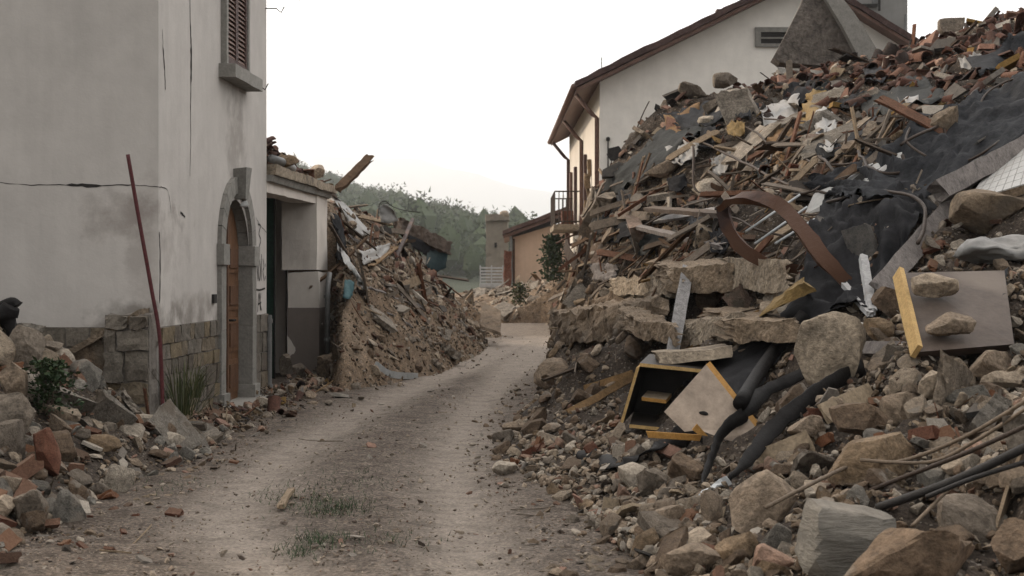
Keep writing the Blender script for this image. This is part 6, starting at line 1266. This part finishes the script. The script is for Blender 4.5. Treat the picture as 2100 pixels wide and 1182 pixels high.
for i in range(3400):
    px = rr.uniform(330, 1120); y = 215+450*rr.random()**.75; x = (px-CX)/F*y; z = hillz(x, y); hh = rr.uniform(4.5, 9)*(1.35 if rr.random() < .12 else 1); wd = hh*rr.uniform(.28, .42); tone = rr.random()
    m_ = 190; d = rr.normal(size=(m_, 3)); d /= np.linalg.norm(d, axis=1, keepdims=True); rad = rr.uniform(.75, 1.02, (m_, 1))
    c = d*rad; lump = 1+.16*np.sin(d[:, :1]*5+i)+.12*np.cos(d[:, 2:]*6+i*2); c *= lump; pos = np.array([x, y, z+hh*.55])+c*np.array([wd, wd, hh*.5])
    e1 = rr.normal(size=(m_, 3))*.3*hh/7; e2 = rr.normal(size=(m_, 3))*.3*hh/7
    q = np.stack([pos, pos+e1, pos+e2], 1).reshape(-1, 3); TV.append(q); TT.append(np.arange(m_*3).reshape(-1, 3)+off); off += m_*3; TRn.append(np.repeat((tone*.5+rr.random(m_)*.35), 3))
    q = IV*np.array([wd*.9, wd*.9, hh*.46])*(1+.12*np.sin(IV[:, :1]*7+i))+np.array([x, y, z+hh*.52]); TV.append(q); TT.append(IT+off); off += len(q); TRn.append(np.full(len(q), tone*.5))
def mk_np(name, V, T, mat, rnd, smooth=False):
    me = bpy.data.meshes.new(name); V = np.asarray(V, np.float32); T = np.asarray(T, np.int32)
    me.vertices.add(len(V)); me.vertices.foreach_set('co', V.ravel()); me.loops.add(T.size); me.loops.foreach_set('vertex_index', T.ravel())
    me.polygons.add(len(T)); me.polygons.foreach_set('loop_start', np.arange(0, T.size, 3, dtype=np.int32))
    me.materials.append(M[mat]); me.update(calc_edges=True)
    me.polygons.foreach_set('use_smooth', np.full(len(T), smooth))
    a = me.attributes.new('rnd', 'FLOAT', 'POINT'); a.data.foreach_set('value', np.asarray(rnd, np.float32))
    if smooth: me.set_sharp_from_angle(angle=R(32))
    o = bpy.data.objects.new(name, me); o.color = (0, 0, 0, 1); link(o); return o
tag(mk_np('forest', np.concatenate(TV), np.concatenate(TT), 'forest', np.concatenate(TRn)), 'hazy green forest covering the hill beyond the village', 'forest', kind='stuff')
mt = [(300, 330), (520, 315), (700, 322), (870, 328), (950, 350), (1040, 378), (1130, 396), (1250, 420), (1500, 470), (1900, 520), (2300, 545)]
V = []; nx_, ny_ = 70, 10
for j in range(ny_+1):
    t = j/ny_; y = 7000+2000*t
    for i in range(nx_+1):
        px = 200+2100*i/nx_; x = (px-CX)/F*9000*1.0; zt = CH-(float(np.interp(px, [a for a, _ in mt], [b for _, b in mt]))-HY)/F*9000; V.append((x, y, max(zt*t**.9+25*N1((i*.4, j*.5, 3))*t, -5)))
Fc = [[j*(nx_+1)+i, j*(nx_+1)+i+1, (j+1)*(nx_+1)+i+1, (j+1)*(nx_+1)+i] for j in range(ny_) for i in range(nx_)]
k = len(V); V += [(x, 9200, -5) for x in [V[ny_*(nx_+1)+i][0] for i in range(nx_+1)]]; Fc += [[ny_*(nx_+1)+i, ny_*(nx_+1)+i+1, k+i+1, k+i] for i in range(nx_)]
tag(mk('mountain', V, Fc, M['far'], smooth=True, origin=(0, 0, 0)), kind='structure')

# pieces do not lie on the freshly fallen big things: sheeting, boards, slabs, channel
def inpoly(px, py, pl):
    c = np.zeros(len(px), bool); n = len(pl)
    for i in range(n):
        (x1, y1), (x2, y2) = pl[i], pl[(i+1) % n]
        with np.errstate(divide='ignore', invalid='ignore'): c ^= ((y1 > py) != (y2 > py)) & (px < (x2-x1)*(py-y1)/(y2-y1+1e-9)+x1)
    return c
CLEAR = [([(2130, 150), (2030, 185), (1930, 235), (1830, 300), (1740, 350), (1660, 385), (1700, 420), (1640, 600), (1560, 690), (1600, 720), (1700, 655), (1800, 640), (1850, 560), (1990, 385), (2130, 290)], .3),
    ([(1225, 395), (1290, 330), (1350, 275), (1420, 235), (1470, 262), (1390, 320), (1330, 370), (1260, 402)], .3), ([(1470, 390), (1620, 400), (1770, 600), (1730, 620), (1640, 570), (1480, 500)], .3),
    ([(1270, 735), (1450, 740), (1560, 880), (1535, 920), (1330, 905), (1268, 870)], .0), ([(1560, 690), (1650, 640), (1660, 650), (1540, 830), (1500, 800)], .08),
    ([(1430, 1000), (1460, 880), (1560, 790), (1760, 720), (1790, 760), (1640, 850), (1500, 990)], .25), ([(1845, 555), (2070, 550), (2090, 720), (1885, 725)], .05), ([(1780, 590), (2010, 380), (1960, 370), (1780, 560)], .15),
    ([(1668, 400), (1850, 310), (1850, 338), (1640, 445)], .2), ([(1955, 285), (2110, 285), (2110, 540), (1990, 540), (1955, 470)], .1), ([(1250, 530), (1640, 520), (1640, 600), (1260, 610)], .7), ([(1330, 650), (1640, 650), (1640, 715), (1130, 715), (1150, 650)], .8),
    ([(1365, 745), (1390, 545), (1425, 545), (1400, 745)], .0), ([(1640, 1030), (1840, 1030), (2100, 1000), (2100, 1182), (1640, 1182)], .2), ([(1490, 960), (1630, 960), (1630, 1115), (1490, 1115)], .1), ([(1700, 826), (1890, 800), (1890, 1000), (1700, 1000)], .2), ([(1615, 625), (1775, 625), (1775, 760), (1615, 800)], .1)]
for kind, L in REC.items():
    if not L: continue
    pos = np.array([r_[0] for r_ in L]); px = CX+pos[:, 0]/pos[:, 1]*F; py = HY-(pos[:, 2]-CH)/pos[:, 1]*F; rh = np.array([r_[6] == RH for r_ in L]); sz = np.array([r_[2] for r_ in L]); keep = np.ones(len(L), bool)
    big_ = sz > (.0 if kind in ('chunk', 'beam') else 1.3 if kind in ('plank', 'shard') else .28); hp = sz/pos[:, 1]*F*.45
    for pl, kp in CLEAR:
        hit_ = np.zeros(len(L), bool)
        for dx, dy in ((0, 0), (1, 0), (-1, 0), (0, .7), (0, -.7), (.7, .5), (-.7, .5), (.7, -.5), (-.7, -.5)): hit_ |= inpoly(px+dx*hp, py+dy*hp, pl)
        keep &= ~(hit_ & rh & big_)
    for pl, kp in CLEAR: keep &= ~(inpoly(px, py-(sz/pos[:, 1]*F)*.2, pl) & rh & (rng.random(len(L)) > kp) & (sz > .03))
    REC[kind] = [r_ for r_, k in zip(L, keep) if k]

# ------------------------------------------------------------------ turn the records into objects
LMP = [(n, p, (CX+p.x/p.y*F, HY-(p.z-CH)/p.y*F)) for n, p in LM]
NAMES = {'stone': ('rough_stone', 'stone', 'stone', 235), 'brick': ('brick_fragment', 'brick', 'brick piece', 190), 'tile': ('roof_tile', 'roof tile', 'roof tile piece', 285),
         'beam': ('timber_beam', 'beam', 'timber beam', 80), 'chunk': ('masonry_chunk', 'masonry', 'masonry chunk', 240),
         'plank': ('broken_plank', 'plank', 'splintered plank', 235), 'shard': ('plaster_shard', 'shard', 'flat broken shard', 235)}
STUFFN = {'beam': ('timber_debris', 'broken timbers lying in the heaps', 'timber debris'), 'chunk': ('masonry_rubble', 'broken masonry lying in the heaps', 'masonry rubble'), 'stone': ('stone_rubble', 'smaller stones lying all over the rubble heaps', 'stones'), 'brick': ('brick_rubble', 'small brick rubble mixed into the heaps', 'bricks'), 'tile': ('tile_rubble', 'smaller roof tile pieces mixed into the heaps', 'tile rubble'),
          'plank': ('wood_debris', 'splintered wood debris mixed into the heaps', 'wood debris'), 'shard': ('plaster_rubble', 'small plaster and sheet scraps in the heaps', 'plaster rubble'), 'crumb': ('rubble', 'small crumbled rubble covering the heaps', 'rubble'), 'pebble': ('gravel', 'loose gravel scattered on the dirt road', 'gravel')}
bpy.context.view_layer.update()
deps = bpy.context.evaluated_depsgraph_get()
HI = {}
picked = {}
def camera_sees(p, s):
    d = Vector(p)+Vector((0, 0, s*.25))-Vector((0, 0, CH)); L_ = d.length
    hit, loc, *_ = scene.ray_cast(deps, Vector((0, 0, CH)), d.normalized(), distance=L_-s*.35); return not hit
for kind, (bf_, nsh, mat, smo) in KINDS.items():
    L = REC[kind]
    if not L: continue
    pos = np.array([r_[0] for r_ in L]); s = np.array([r_[2] for r_ in L]); px = CX+pos[:, 0]/pos[:, 1]*F; py = HY-(pos[:, 2]-CH)/pos[:, 1]*F
    app = s/pos[:, 1]*((px > -15) & (px < 2115) & (py > -10) & (py < 1200)); order = np.argsort(-app); ind = set()
    if kind in NAMES:
        for i in order:
            if len(ind) >= NAMES[kind][3] or app[i]*F < 9: break
            if camera_sees(pos[i], s[i]): ind.add(int(i))
    picked[kind] = []
    for i in sorted(ind):
        p, Rm, sz, sh, rn, ci, hn = L[i]
        if (kind, sh) not in HI:
            V, T = bf_(sh, 3); me = bpy.data.meshes.new(NAMES[kind][0]); me.from_pydata(V.tolist(), [], T.tolist()); me.materials.append(M[mat]); me.polygons.foreach_set('use_smooth', [smo]*len(T)); me.update(); me.set_sharp_from_angle(angle=R(28)); HI[(kind, sh)] = me
        o = bpy.data.objects.new(NAMES[kind][0], HI[(kind, sh)])
        o.matrix_world = Matrix.Translation(Vector(p)) @ Matrix(Rm.tolist()).to_4x4() @ Matrix.Diagonal((sz, sz, sz, 1)); o.color = (rn, 0, 0, 1); link(o)
        picked[kind].append((o, Vector(p), sz, ci, px[i], py[i], hn))
    if len(ind) == len(L): continue
    Vs, Ts, Rs, off = [], [], [], 0
    for sh in range(nsh):
        ii = [i for i in range(len(L)) if L[i][3] == sh and i not in ind]
        if not ii: continue
        V0, T0 = LOW[kind][sh]; Rm = np.array([L[i][1] for i in ii]); sz = s[ii]; Vw = np.einsum('nij,vj->nvi', Rm, V0)*sz[:, None, None]+pos[ii][:, None, :]
        Vs.append(Vw.reshape(-1, 3)); Ts.append((T0[None]+(np.arange(len(ii))*len(V0))[:, None, None]+off).reshape(-1, 3)); off += len(ii)*len(V0)
        Rs.append(np.repeat(np.array([L[i][4] for i in ii]), len(V0)))
    nm, lab, cat = STUFFN[kind]
    tag(mk_np(nm, np.concatenate(Vs), np.concatenate(Ts), mat, np.concatenate(Rs), smo), lab, cat, kind='stuff')
# labels: colour, size, and the nearest named landmark; look-alikes there are told apart by their order
ORD = ['leftmost', 'second', 'third', 'fourth', 'fifth', 'sixth', 'seventh', 'eighth', 'ninth', 'tenth', 'eleventh', 'twelfth', 'thirteenth', 'fourteenth', 'fifteenth', 'sixteenth', 'seventeenth', 'eighteenth', 'nineteenth', 'twentieth']
picked['scrap'] = [(o, p, sz, c, px, py, '') for o, p, sz, c, px, py in SCRAPS]; NAMES['scrap'] = ('torn_sheet', 'scrap', 'torn sheet scrap', 0)
for kind, lst in picked.items():
    if kind not in NAMES: continue
    buckets = {}
    for o, p, sz, ci, px, py, hn in lst:
        best = min(LMP, key=lambda l: (l[1]-p).length+.0015*math.hypot(l[2][0]-px, l[2][1]-py)*p.y/10)
        dx, dy = px-best[2][0], py-best[2][1]
        rel = ('right of' if dx > 0 else 'left of') if abs(dx) > abs(dy) else ('below' if dy > 0 else 'above')
        app = sz/p.y*F; big = ('big ' if app > 70 else 'small ' if app < 28 else '') if kind not in ('plank', 'scrap') else '' if kind == 'scrap' else ('long ' if app > 90 else 'short ' if app < 40 else '')
        buckets.setdefault((big, ci if kind == 'scrap' else KCOL[kind][ci][0], rel, best[0]), []).append((px, o))
    nm, cat, noun, _ = NAMES[kind]
    for (big, c, rel, land), L in buckets.items():
        L.sort(key=lambda t: t[0]); n_ = len(L)
        for i, (_, o) in enumerate(L):
            core = f"{big}{c} {noun}"
            if n_ == 1: lab = f"{core} {rel} {land}"
            else:
                w1 = 'leftmost' if i == 0 else 'rightmost' if i == n_-1 else (ORD[min(i, 19)]+' from left')
                lab = f"{w1} {core} {rel} {land}"
            tag(o, lab, cat, f"{noun}s in the rubble", 'thing')

# ------------------------------------------------------------------ haze
hv = bpy.data.materials.new('haze'); hv.use_nodes = True; t = hv.node_tree; t.nodes.clear(); o_ = t.nodes.new('ShaderNodeOutputMaterial'); pv = t.nodes.new('ShaderNodeVolumePrincipled')
pv.inputs['Color'].default_value = (.95, .965, .99, 1); pv.inputs['Density'].default_value = HAZE = 0.00032; pv.inputs['Anisotropy'].default_value = 0.45; t.links.new(pv.outputs[0], o_.inputs['Volume'])
V, Fc = hexa(abox(-9100, 9100, -70, 9300, -7, 880)); hz = mk('haze', V, Fc, hv, origin=(0, 0, 0)); tag(hz, 'thin evening haze in the air', 'haze', kind='stuff')
